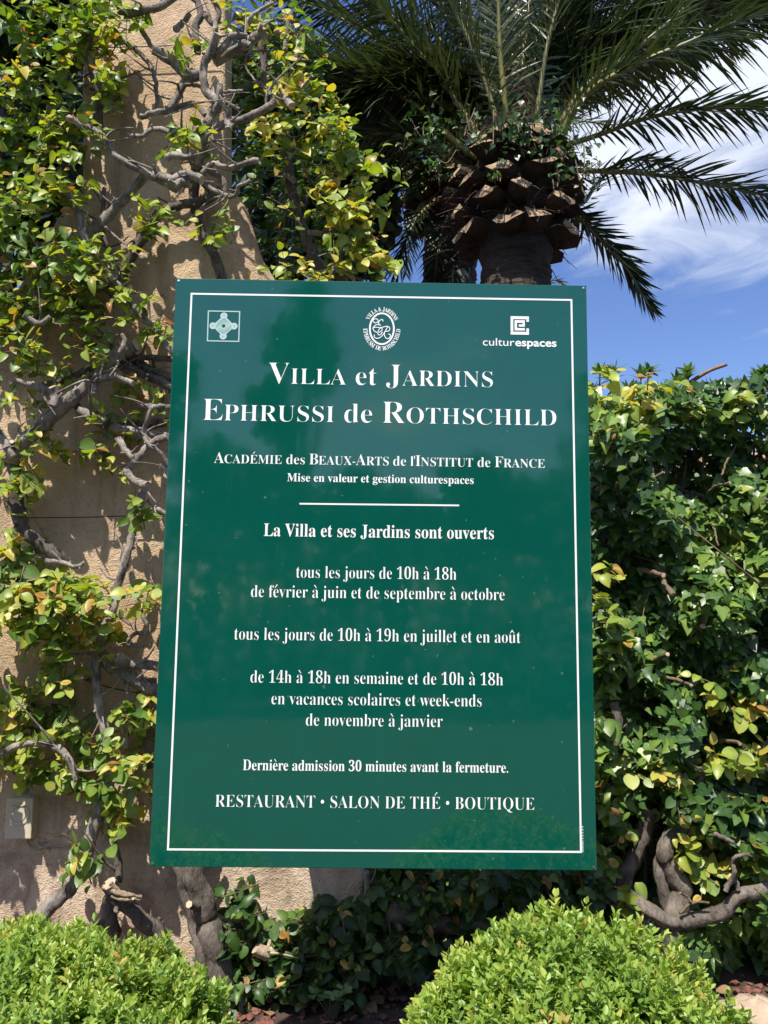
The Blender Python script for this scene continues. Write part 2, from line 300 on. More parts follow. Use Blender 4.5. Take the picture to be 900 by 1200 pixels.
    h = nd(nt, 'ShaderNodeMath', operation='MULTIPLY_ADD', i_1=.5); L(v.outputs['Distance'], h.inputs[0]); L(n1.outputs[0], h.inputs[2])
    b = nd(nt, 'ShaderNodeBump', i_Strength=.7, i_Distance=.006); L(h.outputs[0], b.inputs['Height'])
    b2 = nd(nt, 'ShaderNodeBump', i_Strength=.6, i_Distance=.03); L(n3.outputs[0], b2.inputs['Height']); L(b.outputs[0], b2.inputs['Normal']); L(b2.outputs[0], p.inputs['Normal'])
    o = nd(nt, 'ShaderNodeOutputMaterial'); L(p.outputs[0], o.inputs[0]); return m
STUCCO = stucco()

# ------------------------------------------------------------------ setting: ground, bed, path
GZ = 0.30      # level of the planting bed
WY = 2.90      # front face of the pier
def sheet(name, x0, x1, y0, y1, z, m, nx=2, ny=2, wob=0.):
    g = Geo(); X, Y = np.meshgrid(np.linspace(x0, x1, nx), np.linspace(y0, y1, ny)); Z = np.full(X.shape, z)+RNG.normal(0, wob, X.shape) if wob else np.full(X.shape, z)
    i, j = np.meshgrid(np.arange(ny-1), np.arange(nx-1), indexing='ij'); a = i*nx+j
    g.add(np.stack([X, Y, Z], -1).reshape(-1, 3), np.stack([a, a+1, a+nx+1, a+nx], -1).reshape(-1, 4)); return kind(g.build(name, m), 'structure')
sheet('ground', -400, 400, -400, 400, 0.0, PATH)
sheet('planting_bed', -4, 4, 1.0, 14, GZ, SOIL, 160, 200, .006)
gk = Geo(); box(gk, (-4, .88, .002), (4, .997, GZ+.03)); bevel(kind(gk.build('kerb', STONE, smooth=False), 'structure'), .012)

# ------------------------------------------------------------------ the pier
def pier():
    R_ = [(264,-330),(264,222),(274,224),(286,236),(295,262),(303,292),(318,320),(342,352),(392,410),(420,486),(430,590),(430,760),(428,1000)]
    L_ = [(-140,1000),(-130,700),(-105,540),(-50,430),(10,350),(45,300),(66,255),(84,236),(96,228),(96,-330)]
    sm = lambda q: catmull([P(x, y, WY) for x, y in q], 40)
    a = sm(R_[1:]); b = sm(L_[:-1])
    o = [P(*R_[0], WY)]+list(a)+[np.array([a[-1][0], WY, GZ-.1]), np.array([b[0][0], WY, GZ-.1])]+list(b)+[P(*L_[-1], WY)]
    o = np.array(o)[::-1]; n = len(o); dep = .16
    g = Geo(); V = np.vstack([o, o+[0, dep, 0]])
    g.add(V, [list(range(n)), list(range(2*n-1, n-1, -1))]+[[(i+1) % n, i, n+i, n+(i+1) % n] for i in range(n)])
    ob = g.build('gate_pier', STUCCO, smooth=False); bevel(ob, .016, 3)
    ob.data.polygons[0].use_smooth = False
    tag(ob, 'tan stucco garden pier with flared shoulders behind the vine', 'wall'); return ob
pier()
# ------------------------------------------------------------------ the sign
SW, SH, SX, SY, SZ = 1.1, 1.5037, .0126, 2.0607, 1.7153
sign = thing('information_sign', (SX, SY, SZ-SH/2), 'large glossy green information board with white French lettering', 'sign')
g = Geo(); box(g, (SX-SW/2, SY, SZ-SH/2), (SX+SW/2, SY+.012, SZ+SH/2), 0)
g.F = [(f, m) for f, m in g.F]
pan = g.build('panel', GREEN, sign, smooth=False); bevel(pan, .0015, 2)
g = Geo()
e = .003
for lo, hi in (((SX-SW/2+.02, SY+.0125, SZ-SH/2+.02), (SX+SW/2-.02, SY+.03, SZ-SH/2+.06)), ((SX-SW/2+.02, SY+.0125, SZ+SH/2-.06), (SX+SW/2-.02, SY+.03, SZ+SH/2-.02))):
    g = Geo(); box(g, lo, hi); g.build('rail', ALU, sign, smooth=False)
for sx, sz in ((-.42, .62), (-.30, -.62), (.42, .62), (.42, -.62)):
    g = Geo(); tube(g, [(SX+sx, SY+.03, SZ+sz), (SX+sx, 2.45, SZ+sz-.01), (SX+sx+.02, 3.02, SZ+sz-.02)], .014, 10); g.build('bracket', ALU, sign)
def S(px, py): return P(px, py, SY-.0005)
def flat_mesh(o_curve):
    dg = bpy.context.evaluated_depsgraph_get(); return D.meshes.new_from_object(o_curve.evaluated_get(dg))
def glyph_code(c):
    if 'A' <= c <= 'Z': return chr(0x1D400+ord(c)-65)
    if 'a' <= c <= 'z': return chr(0x1D41A+ord(c)-97)
    if '0' <= c <= '9': return chr(0x1D7CE+ord(c)-48)
    return c
ACC = {'é': ('e', 'a'), 'É': ('E', 'a'), 'è': ('e', 'g'), 'à': ('a', 'g'), 'û': ('u', 'c')}
CACHE = {}
def text_raw(s, off=0.0, serif=True):
    key = (s, off, serif)
    if key in CACHE: return CACHE[key]
    c = D.curves.new('lettering', 'FONT'); c.body = ''.join(glyph_code(q) for q in s) if serif else s
    c.offset = off; c.resolution_u = 4; c.fill_mode = 'FRONT' if hasattr(c, 'fill_mode') else c.fill_mode
    c.dimensions = '2D'; c.fill_mode = 'BOTH'
    o = D.objects.new('lettering', c); COL.objects.link(o); bpy.context.view_layer.update()
    me = flat_mesh(o); V = np.zeros(len(me.vertices)*3); me.vertices.foreach_get('co', V); V = V.reshape(-1, 3)[:, :2]
    F = [list(p.vertices) for p in me.polygons]
    D.objects.remove(o); D.curves.remove(c); D.meshes.remove(me)
    CACHE[key] = (V, F); return V, F
def text_flat(s, off=0.0, serif=True):
    """2-D outline of a line of writing, with its French accents set over the letters"""
    base = ''.join(ACC[c][0] if c in ACC else c for c in s)
    V, F = text_raw(base, off, serif); Vs = [V]; Fs = list(F); n = len(V)
    for i, c in enumerate(s):
        if c not in ACC: continue
        b, k = ACC[c]; xr = text_raw(base[:i+1], off, serif)[0][:, 0].max(); gv = text_raw(b, off, serif)[0]; gw = gv[:, 0].max()-gv[:, 0].min(); top = gv[:, 1].max()
        cx = xr-gw/2; y = top+.07; q = np.array([(-.11,.17),(-.05,.20),(.09,.02),(.06,0)])
        if k == 'a': q = q*[-1, 1]
        if k == 'c': q = np.array([(-.17,.0),(-.13,0),(0,.12),(.13,0),(.17,0),(.02,.20),(-.02,.20)])
        q = q[::-1] if k == 'a' else q
        Vs.append(q+[cx, y])
        Fs += [list(range(n, n+4))[::-1]] if k != 'c' else [[n, n+1, n+2, n+6], [n+2, n+3, n+4, n+5], [n+2, n+5, n+6]]
        n += len(q)
    return np.vstack(Vs), Fs
def put(g, V2, F, z=.0008, tint=0.):
    """lay a flat outline (sign coordinates x, z) on the face of the board"""
    V = np.column_stack([V2[:, 0], np.full(len(V2), SY-z), V2[:, 1]]); g.add(V, [f for f in F if len(f) > 2], 0, tint)
def line(name, segs, xl, xr, yb_l, yb_r, cap_px, off=0.0, space=.26, serif=True, gap=.035):
    """segs: list of (text, relative size); fitted between two points measured on the board"""
    x = 0; Vs = []; Fs = []; n = 0
    for s, sz, *ob in segs:
        if s == ' ': x += space; continue
        V, F = text_flat(s, ob[0] if ob else off, serif); V = V.copy(); V[:, 0] -= V[:, 0].min(); V = V*sz
        V[:, 0] += x; x = V[:, 0].max()+gap
        Vs.append(V); Fs += [[i+n for i in f] for f in F]; n += len(V)
    V = np.vstack(Vs); V[:, 0] -= V[:, 0].min(); wid = V[:, 0].max()
    a, b = S(xl, yb_l), S(xr, yb_r); capm = np.linalg.norm(S(xl, yb_l)-S(xl, yb_l-cap_px)); caph = .69
    out = np.zeros_like(V); u = V[:, 0]/wid
    out[:, 0] = a[0]+(b[0]-a[0])*u; out[:, 1] = (a[2]+b[2])/2+V[:, 1]*capm/caph
    g = Geo(); put(g, out, Fs); g.build(name, WHITE, sign, smooth=False)
q = .74
line('title_lettering', [('V',1),('ILLA',q),(' ',1),('et',.88),(' ',1),('J',1),('ARDINS',q)], 314, 577.5, 450, 453.5, 25.5, -.014)
line('title_lettering', [('E',1),('PHRUSSI',q),(' ',1),('de',.88),(' ',1),('R',1),('OTHSCHILD',q)], 237, 652, 493, 498.5, 26, -.014)
q = .8
line('subtitle_lettering', [('A',1),('CADÉMIE',q),(' ',1),('des',.9),(' ',1),('B',1),('EAUX-',q),('A',1),('RTS',q),(' ',1),('de',.9),(' ',1),('l',.9),("'",.9),('I',1),('NSTITUT',q),(' ',1),('de',.9),(' ',1),('F',1),('RANCE',q)], 250.6, 638.5, 543.5, 547.5, 13, -.010)
for nm, s, a, b, y, c, off in (('subtitle_lettering','Mise en valeur et gestion culturespaces',336.5,555,565.6,9.6,-.002),
    ('opening_lettering','La Villa et ses Jardins sont ouverts',309,578.7,630,15,-.002),
    ('hours_lettering','tous les jours de 10h à 18h',347,534.8,678.3,14.5,-.013),
    ('hours_lettering','de février à juin et de septembre à octobre',294,591.3,701.6,14.5,-.013),
    ('hours_lettering','tous les jours de 10h à 19h en juillet et en août',274.4,610,751.6,14.8,-.013),
    ('hours_lettering','de 14h à 18h en semaine et de 10h à 18h',293.4,589.5,801.6,14.8,-.013),
    ('hours_lettering','en vacances scolaires et week-ends',318,564.3,826.8,14.8,-.013),
    ('hours_lettering','de novembre à janvier',358.4,518.7,851.3,14.8,-.013),
    ('admission_lettering','Dernière admission 30 minutes avant la fermeture.',284.5,595.5,904,12.6,-.003),
    ('services_lettering','RESTAURANT • SALON DE THÉ • BOUTIQUE',252,626.3,947.3,14.6,-.014)):
    line(nm, [(s, 1)], a, b, y-.4, y+.4, c, off)
def stroke(g, pts, w, closed=False, z=.0008):
    p = np.asarray(pts, float); n = len(p)
    t = np.roll(p, -1, 0)-np.roll(p, 1, 0) if closed else np.gradient(p, axis=0)
    t = nrm(t); nn = np.column_stack([-t[:, 1], t[:, 0]])*w/2
    V = np.vstack([p+nn, p-nn]); m = n if closed else n-1
    put(g, V, [[i, n+i, n+(i+1) % n, (i+1) % n] for i in range(m)], z)
def quadstrip(g, corners, w, z=.0008):
    """rectangular outline with mitred corners"""
    c = np.array(corners); ctr = c.mean(0); inn = c+np.sign(ctr-c)*w
    put(g, np.vstack([c, inn]), [[i, (i+1) % 4, 4+(i+1) % 4, 4+i] for i in range(4)][::-1], z)
s2 = lambda x, y: (S(x, y)[0], S(x, y)[2])
def lerp_stroke(g, a, b, w): stroke(g, [s2(*a), s2(*b)], w)
g = Geo(); quadstrip(g, [s2(223.5,343.2), s2(670.6,350.6), s2(682,999.5), s2(195.6,996.5)], .0048); g.build('border_line', WHITE, sign, smooth=False)
g = Geo(); lerp_stroke(g, (351,590.3), (538,592.3), .0042); g.build('divider_line', WHITE, sign, smooth=False)
# square emblem: a four-lobed rosette in a thin frame
g = Geo(); quadstrip(g, [s2(243.6,363.8), s2(281.6,364.6), s2(280.4,400.8), s2(242.4,400)], .0030); pxm = SW/482.
cc = np.array(s2(262.0, 382.1)); r = 12.2*pxm; lob = 4.1*pxm
ang = np.linspace(0, 2*np.pi, 41)
def ring_fill(c, ro, ri, z=.0008, k=24):
    a = np.linspace(0, 2*np.pi, k, endpoint=False); V = np.vstack([c+ro*np.column_stack([np.cos(a), np.sin(a)]), c+ri*np.column_stack([np.cos(a), np.sin(a)])])
    put(g, V, [[i, (i+1) % k, k+(i+1) % k, k+i] for i in range(k)], z)
for k in range(4):
    a = k*np.pi/2; ring_fill(cc+r*np.array([np.cos(a), np.sin(a)]), lob, 1.2*pxm, .0011)
def diamond(ro, ri, z):
    k = 48; a = np.linspace(0, 2*np.pi, k, endpoint=False); dd = 1/(np.abs(np.cos(a))+np.abs(np.sin(a)))
    V = np.vstack([cc+(ro*dd)[:, None]*np.column_stack([np.cos(a), np.sin(a)]), cc+ri*np.column_stack([np.cos(a), np.sin(a)])])
    put(g, V, [[i, (i+1) % k, k+(i+1) % k, k+i] for i in range(k)], z)
diamond(13.2*pxm, 2.2*pxm, .0008)
g.build('rosette_emblem', PALEW, sign, smooth=False)
g = Geo()
for rr_ in (4.2, 6.2, 8.0):
    stroke(g, [cc+rr_*pxm*np.array([math.cos(t), math.sin(t)]) for t in np.linspace(0, 2*np.pi, 33 if rr_ < 8 else 9)[:-1]], .45*pxm, True, .0014)
for k in range(4):
    a = k*np.pi/2; u_ = np.array([math.cos(a), math.sin(a)]); stroke(g, [cc+u_*8.6*pxm+pxm*1.8*np.array([-u_[1], u_[0]]), cc+u_*8.6*pxm-pxm*1.8*np.array([-u_[1], u_[0]])], .4*pxm, False, .0014)
g.build('emblem_engraving', plain('engraving', (.22,.40,.36), rough=.3), sign, smooth=False)
for sx_ in (-1, 1):
    for sz_ in (-1, 1):
        g = Geo(); tube(g, [(SX+sx_*(SW/2-.008), SY-.0015, SZ+sz_*(SH/2-.008)), (SX+sx_*(SW/2-.008), SY+.004, SZ+sz_*(SH/2-.008))], .0035, 12); g.build('screw', ALU, sign, smooth=False)
# oval crest: monogram in an oval with lettering round it
g = Geo(); ce = np.array(s2(447.5, 385.2)); rx, ry = 14.0*pxm, 18.6*pxm
stroke(g, [ce+np.array([rx*math.cos(t), ry*math.sin(t)]) for t in np.linspace(0, 2*np.pi, 48, endpoint=False)], 2.0*pxm, True)
for k, q in enumerate(([(437,300),(430,276),(402,282),(378,315),(392,345),(410,352)], [(392,345),(345,345),(308,385),(325,430),(375,445),(420,425),(425,395),(400,390),(375,425),(370,470),(400,478),(430,440)], [(375,325),(365,275),(325,268),(305,290),(330,320),(365,310)],
        [(295,395),(330,378),(400,382),(440,375),(490,365),(525,385),(515,425),(460,435)], [(500,368),(455,450),(410,505),(360,525),(322,505),(325,475)], [(460,435),(455,480),(480,525),(520,520),(535,480),(505,465)])):
    pl = np.array([s2(x/11.25+410, y/11.25+350) for x, y in q]); pl = catmull(np.column_stack([pl, np.zeros(len(pl))]), 30)[:, :2]
    stroke(g, pl, .95*pxm, False, .0008+.00015*k)
def round_text(s, a0, a1, flip):
    ws = []
    for ch in s:
        if ch == ' ': ws.append(.45); continue
        V, F = text_raw(ch, 0, True); ws.append((V[:, 0].max()-V[:, 0].min())+.12)
    tot = sum(ws); acc = 0; h = 5.0*pxm
    for ch, w in zip(s, ws):
        t = a0+(a1-a0)*(acc+w/2)/tot; acc += w
        if ch == ' ': continue
        V, F = text_raw(ch, 0, True); V = V.copy(); V[:, 0] -= (V[:, 0].min()+V[:, 0].max())/2; V = V*h/.69*[.75, 1]
        R = np.array([(rx+2.6*pxm)*math.cos(t), (ry+2.6*pxm)*math.sin(t)]); nn = np.array([math.cos(t)/rx, math.sin(t)/ry]); nn /= np.linalg.norm(nn)
        if flip: up = -nn; R = R+nn*h
        else: up = nn
        ex = np.array([up[1], -up[0]]); put(g, V[:, :1]*ex+V[:, 1:]*up+ce+R, F)
round_text('VILLA & JARDINS', math.radians(152), math.radians(28), False)
round_text('EPHRUSSI DE ROTHSCHILD', math.radians(180), math.radians(360), True)
g.build('oval_crest', WHITE, sign, smooth=False)
# square spiral logo and its name
g = Geo(); x0, x1, y0, y1 = 598.4, 619.8, 370.9, 392.0; w = 3.0
def rect(a, b, c, d): A = s2(a, d); B = s2(c, b); put(g, np.array([(A[0], A[1]), (B[0], A[1]), (B[0], B[1]), (A[0], B[1])]), [[0, 1, 2, 3]])
rect(x0, y0, x1, y0+w); rect(x0, y0+w, x0+w, y1-w); rect(x0, y1-w, x1, y1); rect(x1-w, y0+w, x1, 377); rect(x1-w, 385, x1, y1-w)
rect(603, 375.4, 615, 378.2); rect(603, 378.2, 605.8, 384.6); rect(603, 384.6, 615, 387.2); rect(612.4, 378.2, 615, 382.8); rect(608, 380.2, 612.4, 382.8)
g.build('spiral_logo', WHITE, sign, smooth=False)
line('logo_lettering', [('cultur', 1, .0), ('espaces', 1, .022)], 565.8, 652.2, 405.2, 406.0, 9.0, .004, serif=False, gap=.05)
g = Geo(); yy = 968.0
for k in range(14):
    h = 1.8 if k < 5 else 1.1; x = 682.6+.03*k
    rect(x-.8, yy, x+.8, yy+h); yy += 3.4 if k < 5 else 1.55
g.build('imprint_mark', PALEW, sign, smooth=False)

# ------------------------------------------------------------------ woody branches and leafy shoots
def branch(parent, pts, r0, r1=None, d0=.12, d1=None, base=WY, bark=BARK, cap=1, name='branch', lump=.10, knots=True):
    """pts in the photograph, d0..d1 the distance in front of the wall; radius in photo pixels"""
    r1 = r0*.8 if r1 is None else r1; d1 = d0 if d1 is None else d1; n = len(pts)
    q = [P(x, y, base-(d0+(d1-d0)*i/(n-1))+random.uniform(-.012, .012)) for i, (x, y) in enumerate(pts)]
    ln = sum(np.linalg.norm(q[i+1]-q[i]) for i in range(n-1)); m = max(8, int(ln/.016))
    path = catmull(q, m)+RNG.normal(0, .0016, (m, 3)); k = base/FOC*.80
    rad = np.linspace(r0, r1, m)*k
    g = Geo(); tube(g, path, rad, 16 if r0 > 4 else 8, 0, cap, .05, lump=lump)
    if knots and r0 > 3.5 and base == WY:
        for _ in range(int(m*.10)+1):      # stubs of pruned side shoots
            i = random.randrange(1, m-1); v = nrm(RNG.normal(0, 1, 3)+[0, -.6, .2]); L = rad[i]*random.uniform(1.3, 2.6)
            tube(g, [path[i], path[i]+v*L*.6, path[i]+v*L+[0, 0, L*.15]], [rad[i]*.5, rad[i]*.38, rad[i]*.32], 6, 0, 1)
    if base == WY and name == 'branch':
        for _ in range(max(1, int(ln/.075))):      # thin side twigs, kinked where they were cut
            i = random.randrange(1, m-1); v = nrm(np.array([random.gauss(0, .8), -abs(random.gauss(.2, .35)), random.gauss(.25, .7)])); L = random.uniform(.04, .15); b = RNG.normal(0, .35, 3)*[1, .4, 1]
            tube(g, catmull([path[i], path[i]+v*L*.35, path[i]+v*L*.65+b*L*.3, path[i]+v*L+b*L*.8], 9), np.linspace(min(rad[i]*.45, .006), .0016, 9), 5, 0, 1, rough=.08)
    return g.build(name, [bark, CUT], parent)
def shoots(gl, gt, cx, cy, rx, ry, Y, dens=1.0, tone=.5, lsize=.056, tpl=OVATE, spread=.12, out=1.0, lo=False):
    k = Y/FOC; area = math.pi*rx*ry*k*k; n = max(1, int(round(area*540*dens)))
    P0 = []; 
    for _ in range(n):
        a = random.uniform(0, 6.283); rr = math.sqrt(random.random()); x = cx+rx*rr*math.cos(a); y = cy+ry*rr*math.sin(a)
        p = P(x, y, Y+random.uniform(-.3, 1.0)*spread)
        L = random.uniform(.06, .14)*out
        v = nrm(np.array([random.gauss(0, .6), -random.uniform(.1, .8), random.gauss(.25, .55)]))
        p = p-v*L*.55
        m = 6; bend = np.array([random.gauss(0, .25), -.1, random.uniform(-.35, .25)])
        path = np.array([p+v*L*t+bend*L*t*t*.6 for t in np.linspace(0, 1, m)])
        tube(gt, path, np.linspace(.0024, .0012, m), 4)
        nl = random.randint(5, 8); tg = nrm(np.gradient(path, axis=0))
        tt = np.linspace(.12, 1, nl); idx = np.minimum((tt*(m-1)).astype(int), m-1); pos = path[idx]+RNG.normal(0, .004, (nl, 3))
        side = nrm(np.cross(tg[idx], [0, -.5, .85])); sg = np.where(np.arange(nl) % 2, 1., -1.)[:, None]
        d = tg[idx]*(.25+.6*tt[:, None])+side*sg*.9+RNG.normal(0, .28, (nl, 3))+[0, -.12, -.22]
        nn = np.array([-.15, -.55, .75])+RNG.normal(0, .42, (nl, 3))
        sz = lsize*RNG.uniform(.5, 1.3, nl)*(1-.35*tt**3)
        base = tone+RNG.normal(0, .10, nl)+random.gauss(0, .07)
        tint = base+.16*tt**2
        rust = RNG.random(nl) < .045+.10*(tt > .9); tint = np.where(rust, RNG.uniform(.84, 1., nl), np.minimum(tint, .80))
        leaves(gl, tpl, pos, d, nn, sz, np.clip(tint, .0, 1.))
def merge(a, b, m=1):
    for f, _ in b.F: a.F.append((f+a.n, m))
    a.V += b.V; a.T += b.T; a.n += b.n
def vine(name, base, label, cat, clusters, leafm, tpl=OVATE, lsize=.050, twigm=TWIG, group=None):
    t = thing(name, base, label, cat, group); gl, gt = Geo(), Geo()
    for c in clusters: shoots(gl, gt, *c[:5], *c[5:], lsize=lsize, tpl=tpl)
    merge(gl, gt); gl.build('foliage', [leafm, twigm], t); return t
Fr = lambda o: WY-o
C1 = [(55,30,50,35),(110,20,30,25),(45,85,42,40),(85,60,32,32),(40,145,50,35),(25,190,42,40),(75,165,45,35),(130,100,14,38),(65,215,42,25),(25,250,42,35),(45,290,45,30),(92,300,32,28),(20,330,42,25),(75,345,45,28),(108,322,25,20),
  (183,253,26,22),(222,160,32,18),(142,300,10,16),(246,268,24,15),(15,368,30,24),(60,362,38,22),(138,356,22,18),(178,366,15,15),(178,393,24,13),(110,402,17,24),(32,425,32,20),(8,450,12,16),(72,436,9,8),(36,478,13,14),(82,452,8,12),(12,400,25,20),
  (135,38,22,22),(150,14,18,13),(128,78,14,26),(104,10,30,20),(-30,200,30,200),(-50,800,25,120),(215,55,12,14),(233,45,10,22)]
C2 = [(158,458,21,13),(138,496,22,13),(156,514,15,11),(192,480,11,18),(50,524,24,11),(82,530,12,8),(20,570,24,13),(36,555,15,9),(112,527,14,9),(128,540,12,13),(160,600,13,17),(8,530,12,14),(20,640,24,18),(25,680,40,30),(62,690,40,28),(102,690,24,14),
  (60,705,58,36),(112,745,26,20),(50,748,38,17),(18,722,24,28),(166,695,20,17),(50,798,38,20),(25,830,28,26),(70,840,32,18),(18,880,24,24),(92,862,18,13),(60,897,38,16),(160,830,20,18),(172,852,12,11),(130,848,6,10),(130,880,20,13),(105,908,28,22),(150,906,26,18),(130,940,27,16),(86,912,14,18),(130,974,18,11),(90,1006,14,20),(171,880,7,9)]
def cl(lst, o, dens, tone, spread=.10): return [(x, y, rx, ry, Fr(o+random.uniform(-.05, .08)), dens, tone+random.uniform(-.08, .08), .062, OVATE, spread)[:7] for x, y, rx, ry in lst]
figL = vine('climbing_fig', P(60, 1110, WY-.1), 'gnarled climbing fig with yellow green leaves on the tan stucco pier', 'climbing plant', cl(C1, .21, 1.05, .45)+cl(C2, .17, 1.05, .49), FIG)
B = lambda pts, r0, r1=None, d0=.12, d1=None, **k: branch(figL, pts, r0, r1, d0, d1, **k)
B([(70,226),(78,224),(90,249),(101,282),(121,315),(141,337),(161,364),(190,399),(206,418)], 5.2, 4.6, .2, .14)
B([(101,278),(110,270),(141,238),(160,216),(172,204)], 8.5, 6, .1, .16)
B([(80,138),(95,146),(117,158),(136,183),(165,200),(191,213),(208,222)], 5, 5.2, .22, .16)
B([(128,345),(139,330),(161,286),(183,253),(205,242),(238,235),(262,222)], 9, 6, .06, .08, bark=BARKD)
B([(226,232),(238,275),(250,298),(262,330),(268,360)], 7, 7, .05, .05, bark=BARKD)
B([(228,195),(235,172),(246,135),(256,123),(242,107),(239,89),(240,73),(248,59),(253,40)], 7.5, 5.5, .16, .24)
B([(252,130),(256,121),(258,100)], 5, 4.2, .2, .24)
B([(236,86),(223,89),(216,84),(198,69),(179,58)], 8, 6.5, .18, .26)
B([(196,130),(202,124),(207,114),(219,92),(228,84)], 6, 6, .1, .14)
B([(217,99),(236,100)], 3, 2.6, .15)
B([(140,12),(160,14),(180,9),(192,5),(206,-4)], 6, 5, .22, .24)
B([(205,34),(210,31),(217,25),(223,16)], 4.5, 3.6, .2)
B([(232,62),(231,55),(230,32),(235,14),(229,-6)], 5.5, 5, .14, .14, bark=BARKD)
B([(239,15),(244,22),(250,29)], 4.5, 4.2, .14); B([(252,36),(253,30),(256,14),(249,0),(247,-15)], 4.2, 3.6, .16)
B([(250,66),(258,58),(269,46),(276,42),(289,42)], 5.5, 5, .2, .25); B([(252,72),(263,66),(285,54),(300,44),(309,34),(303,30)], 7.5, 6, .15, .22); B([(282,50),(291,52)], 5, 4.5, .24)
B([(290,28),(296,19),(304,12),(321,3)], 3.4, 2.8, .2); B([(255,150),(265,144),(287,139),(311,128),(331,114),(342,124)], 6.2, 5, .16, .26)
B([(268,153),(267,140),(267,129)], 5.5, 5, .22); B([(165,136),(183,132),(203,128),(221,122),(231,125),(240,135)], 4.5, 4, .16, .18)
B([(314,60),(306,59),(294,60),(288,71),(294,89),(313,104)], 2, 1.6, .12); B([(204,150),(214,158),(230,165),(242,150)], 6, 6, .12)
B([(196,184),(205,182),(219,185),(228,178)], 5, 4.5, .26); B([(237,203),(248,192),(260,195),(273,196),(288,191),(303,188)], 4.4, 4, .2, .24)
B([(246,200),(256,206),(263,213),(262,226)], 5, 4.5, .12); B([(236,208),(244,218),(254,225),(270,230),(277,226),(281,217),(294,212)], 4, 2.6, .16, .24)
B([(180,206),(203,211),(213,206),(222,205),(236,211)], 6.5, 6.5, .22, .26); B([(204,219),(212,214),(224,215)], 6, 6.5, .24)
B([(256,112),(266,120),(280,128)], 3, 2.6, .18); B([(258,109),(270,107),(284,106)], 2.4, 2, .2)
B([(232,160),(232,190),(228,215),(227,235)], 9, 7, .08, .06, bark=BARKD); B([(205,158),(182,150),(165,160),(150,158)], 4, 3.4, .2)
B([(147,330),(140,320),(126,290),(120,260),(122,220)], 3.5, 3, .06, bark=BARKD); B([(106,60),(108,80),(118,110)], 7, 6, .14, bark=BARKD); B([(120,90),(118,110),(115,140),(118,160)], 7, 7, .08, bark=BARKD)
B([(108,40),(102,52),(106,66),(118,98),(122,112)], 5, 5, .16); B([(140,45),(160,60),(175,75),(182,95),(185,127)], 4, 3.2, .1); B([(164,28),(172,45),(178,55)], 4, 3.6, .12)
# middle
B([(13,540),(22,522),(40,507),(57,491),(82,469),(108,447),(133,418),(149,410),(160,403)], 10.5, 9, .14, .16)
B([(13,535),(20,560),(19,589),(28,621),(51,640),(72,657)], 10, 9, .12, .1, bark=BARKD); B([(-6,500),(2,512),(8,525),(16,534)], 6, 6, .18)
B([(62,477),(59,462),(48,455),(35,451),(16,446)], 6, 4.6, .22, .28); B([(62,476),(65,462),(61,452)], 6, 6, .26)
B([(50,452),(66,448),(82,443),(100,434),(118,428)], 4.5, 4.5, .1, bark=BARKD); B([(111,462),(113,450),(118,443),(136,441),(156,449)], 4.4, 4, .22, .24)
B([(92,480),(111,491),(130,500),(150,506),(177,510),(203,514)], 7.5, 6.5, .14, .1); B([(84,470),(100,486),(126,498),(160,500),(200,494)], 6, 6, .06, .05, bark=BARKD)
B([(136,424),(150,432),(165,437),(184,446),(206,455)], 7, 6, .12, .1, bark=BARKD); B([(152,416),(165,428),(190,440),(206,444)], 7, 6.5, .09, bark=BARKD); B([(149,421),(170,419),(204,420)], 4.4, 4, .12, bark=BARKD)
B([(133,418),(131,405),(128,390),(126,375)], 6, 4, .14); B([(140,413),(146,400),(143,392)], 4, 3, .2)
B([(160,474),(170,476),(177,475),(175,488),(170,500),(168,510),(177,523),(190,533),(198,548)], 4, 3.4, .2, .16); B([(178,478),(190,476),(200,480)], 3.4, 3, .2)
B([(196,512),(185,516),(174,523),(161,538),(149,550),(146,556)], 5.5, 4.6, .18); B([(148,551),(155,561),(166,567),(172,569)], 5, 5.5, .2, .24); B([(138,512),(144,524),(155,536)], 4.4, 4, .22)
B([(175,585),(182,594),(198,604)], 4, 3.6, .1); B([(168,575),(160,605),(157,618),(149,649),(136,697),(134,712),(128,728)], 5.2, 5.6, .12, .12)
B([(27,369),(36,374),(44,379),(53,377),(59,371)], 4, 3.4, .26); B([(84,352),(98,366),(108,374)], 5, 4.6, .12, bark=BARKD); B([(82,378),(104,374),(122,368)], 3.6, 3, .1)
B([(188,545),(192,556),(200,562)], 2.4, 2, .2); B([(55,657),(70,658),(88,664),(98,660)], 3.6, 2.8, .2)
# lower
B([(128,724),(118,750),(113,767),(115,823),(124,862),(127,892),(130,915)], 6, 6, .12, .12); B([(118,768),(132,780),(152,793),(172,804),(192,812)], 10, 9, .1, .08); B([(139,770),(150,778),(165,778),(186,782)], 7, 6.5, .14, .12)
B([(166,716),(169,726),(175,734),(172,745),(160,742),(150,752),(156,757),(176,756)], 3, 2.6, .16); B([(178,795),(174,830),(172,860),(178,900)], 7, 6, .06, bark=BARKD); B([(141,845),(146,862),(147,876)], 3.4, 3, .14)
B([(0,884),(20,874),(43,871),(62,874),(78,884),(91,914)], 5, 4.5, .18); B([(80,715),(84,728)], 6, 5, .12)
B([(126,915),(120,940),(108,975),(91,1027),(65,1057),(45,1080),(30,1125)], 8, 11, .12, .10, name='trunk')
B([(131,965),(133,985),(139,1009),(139,1034)], 4.6, 5.4, .1, .12, bark=BARKD)
g = Geo()
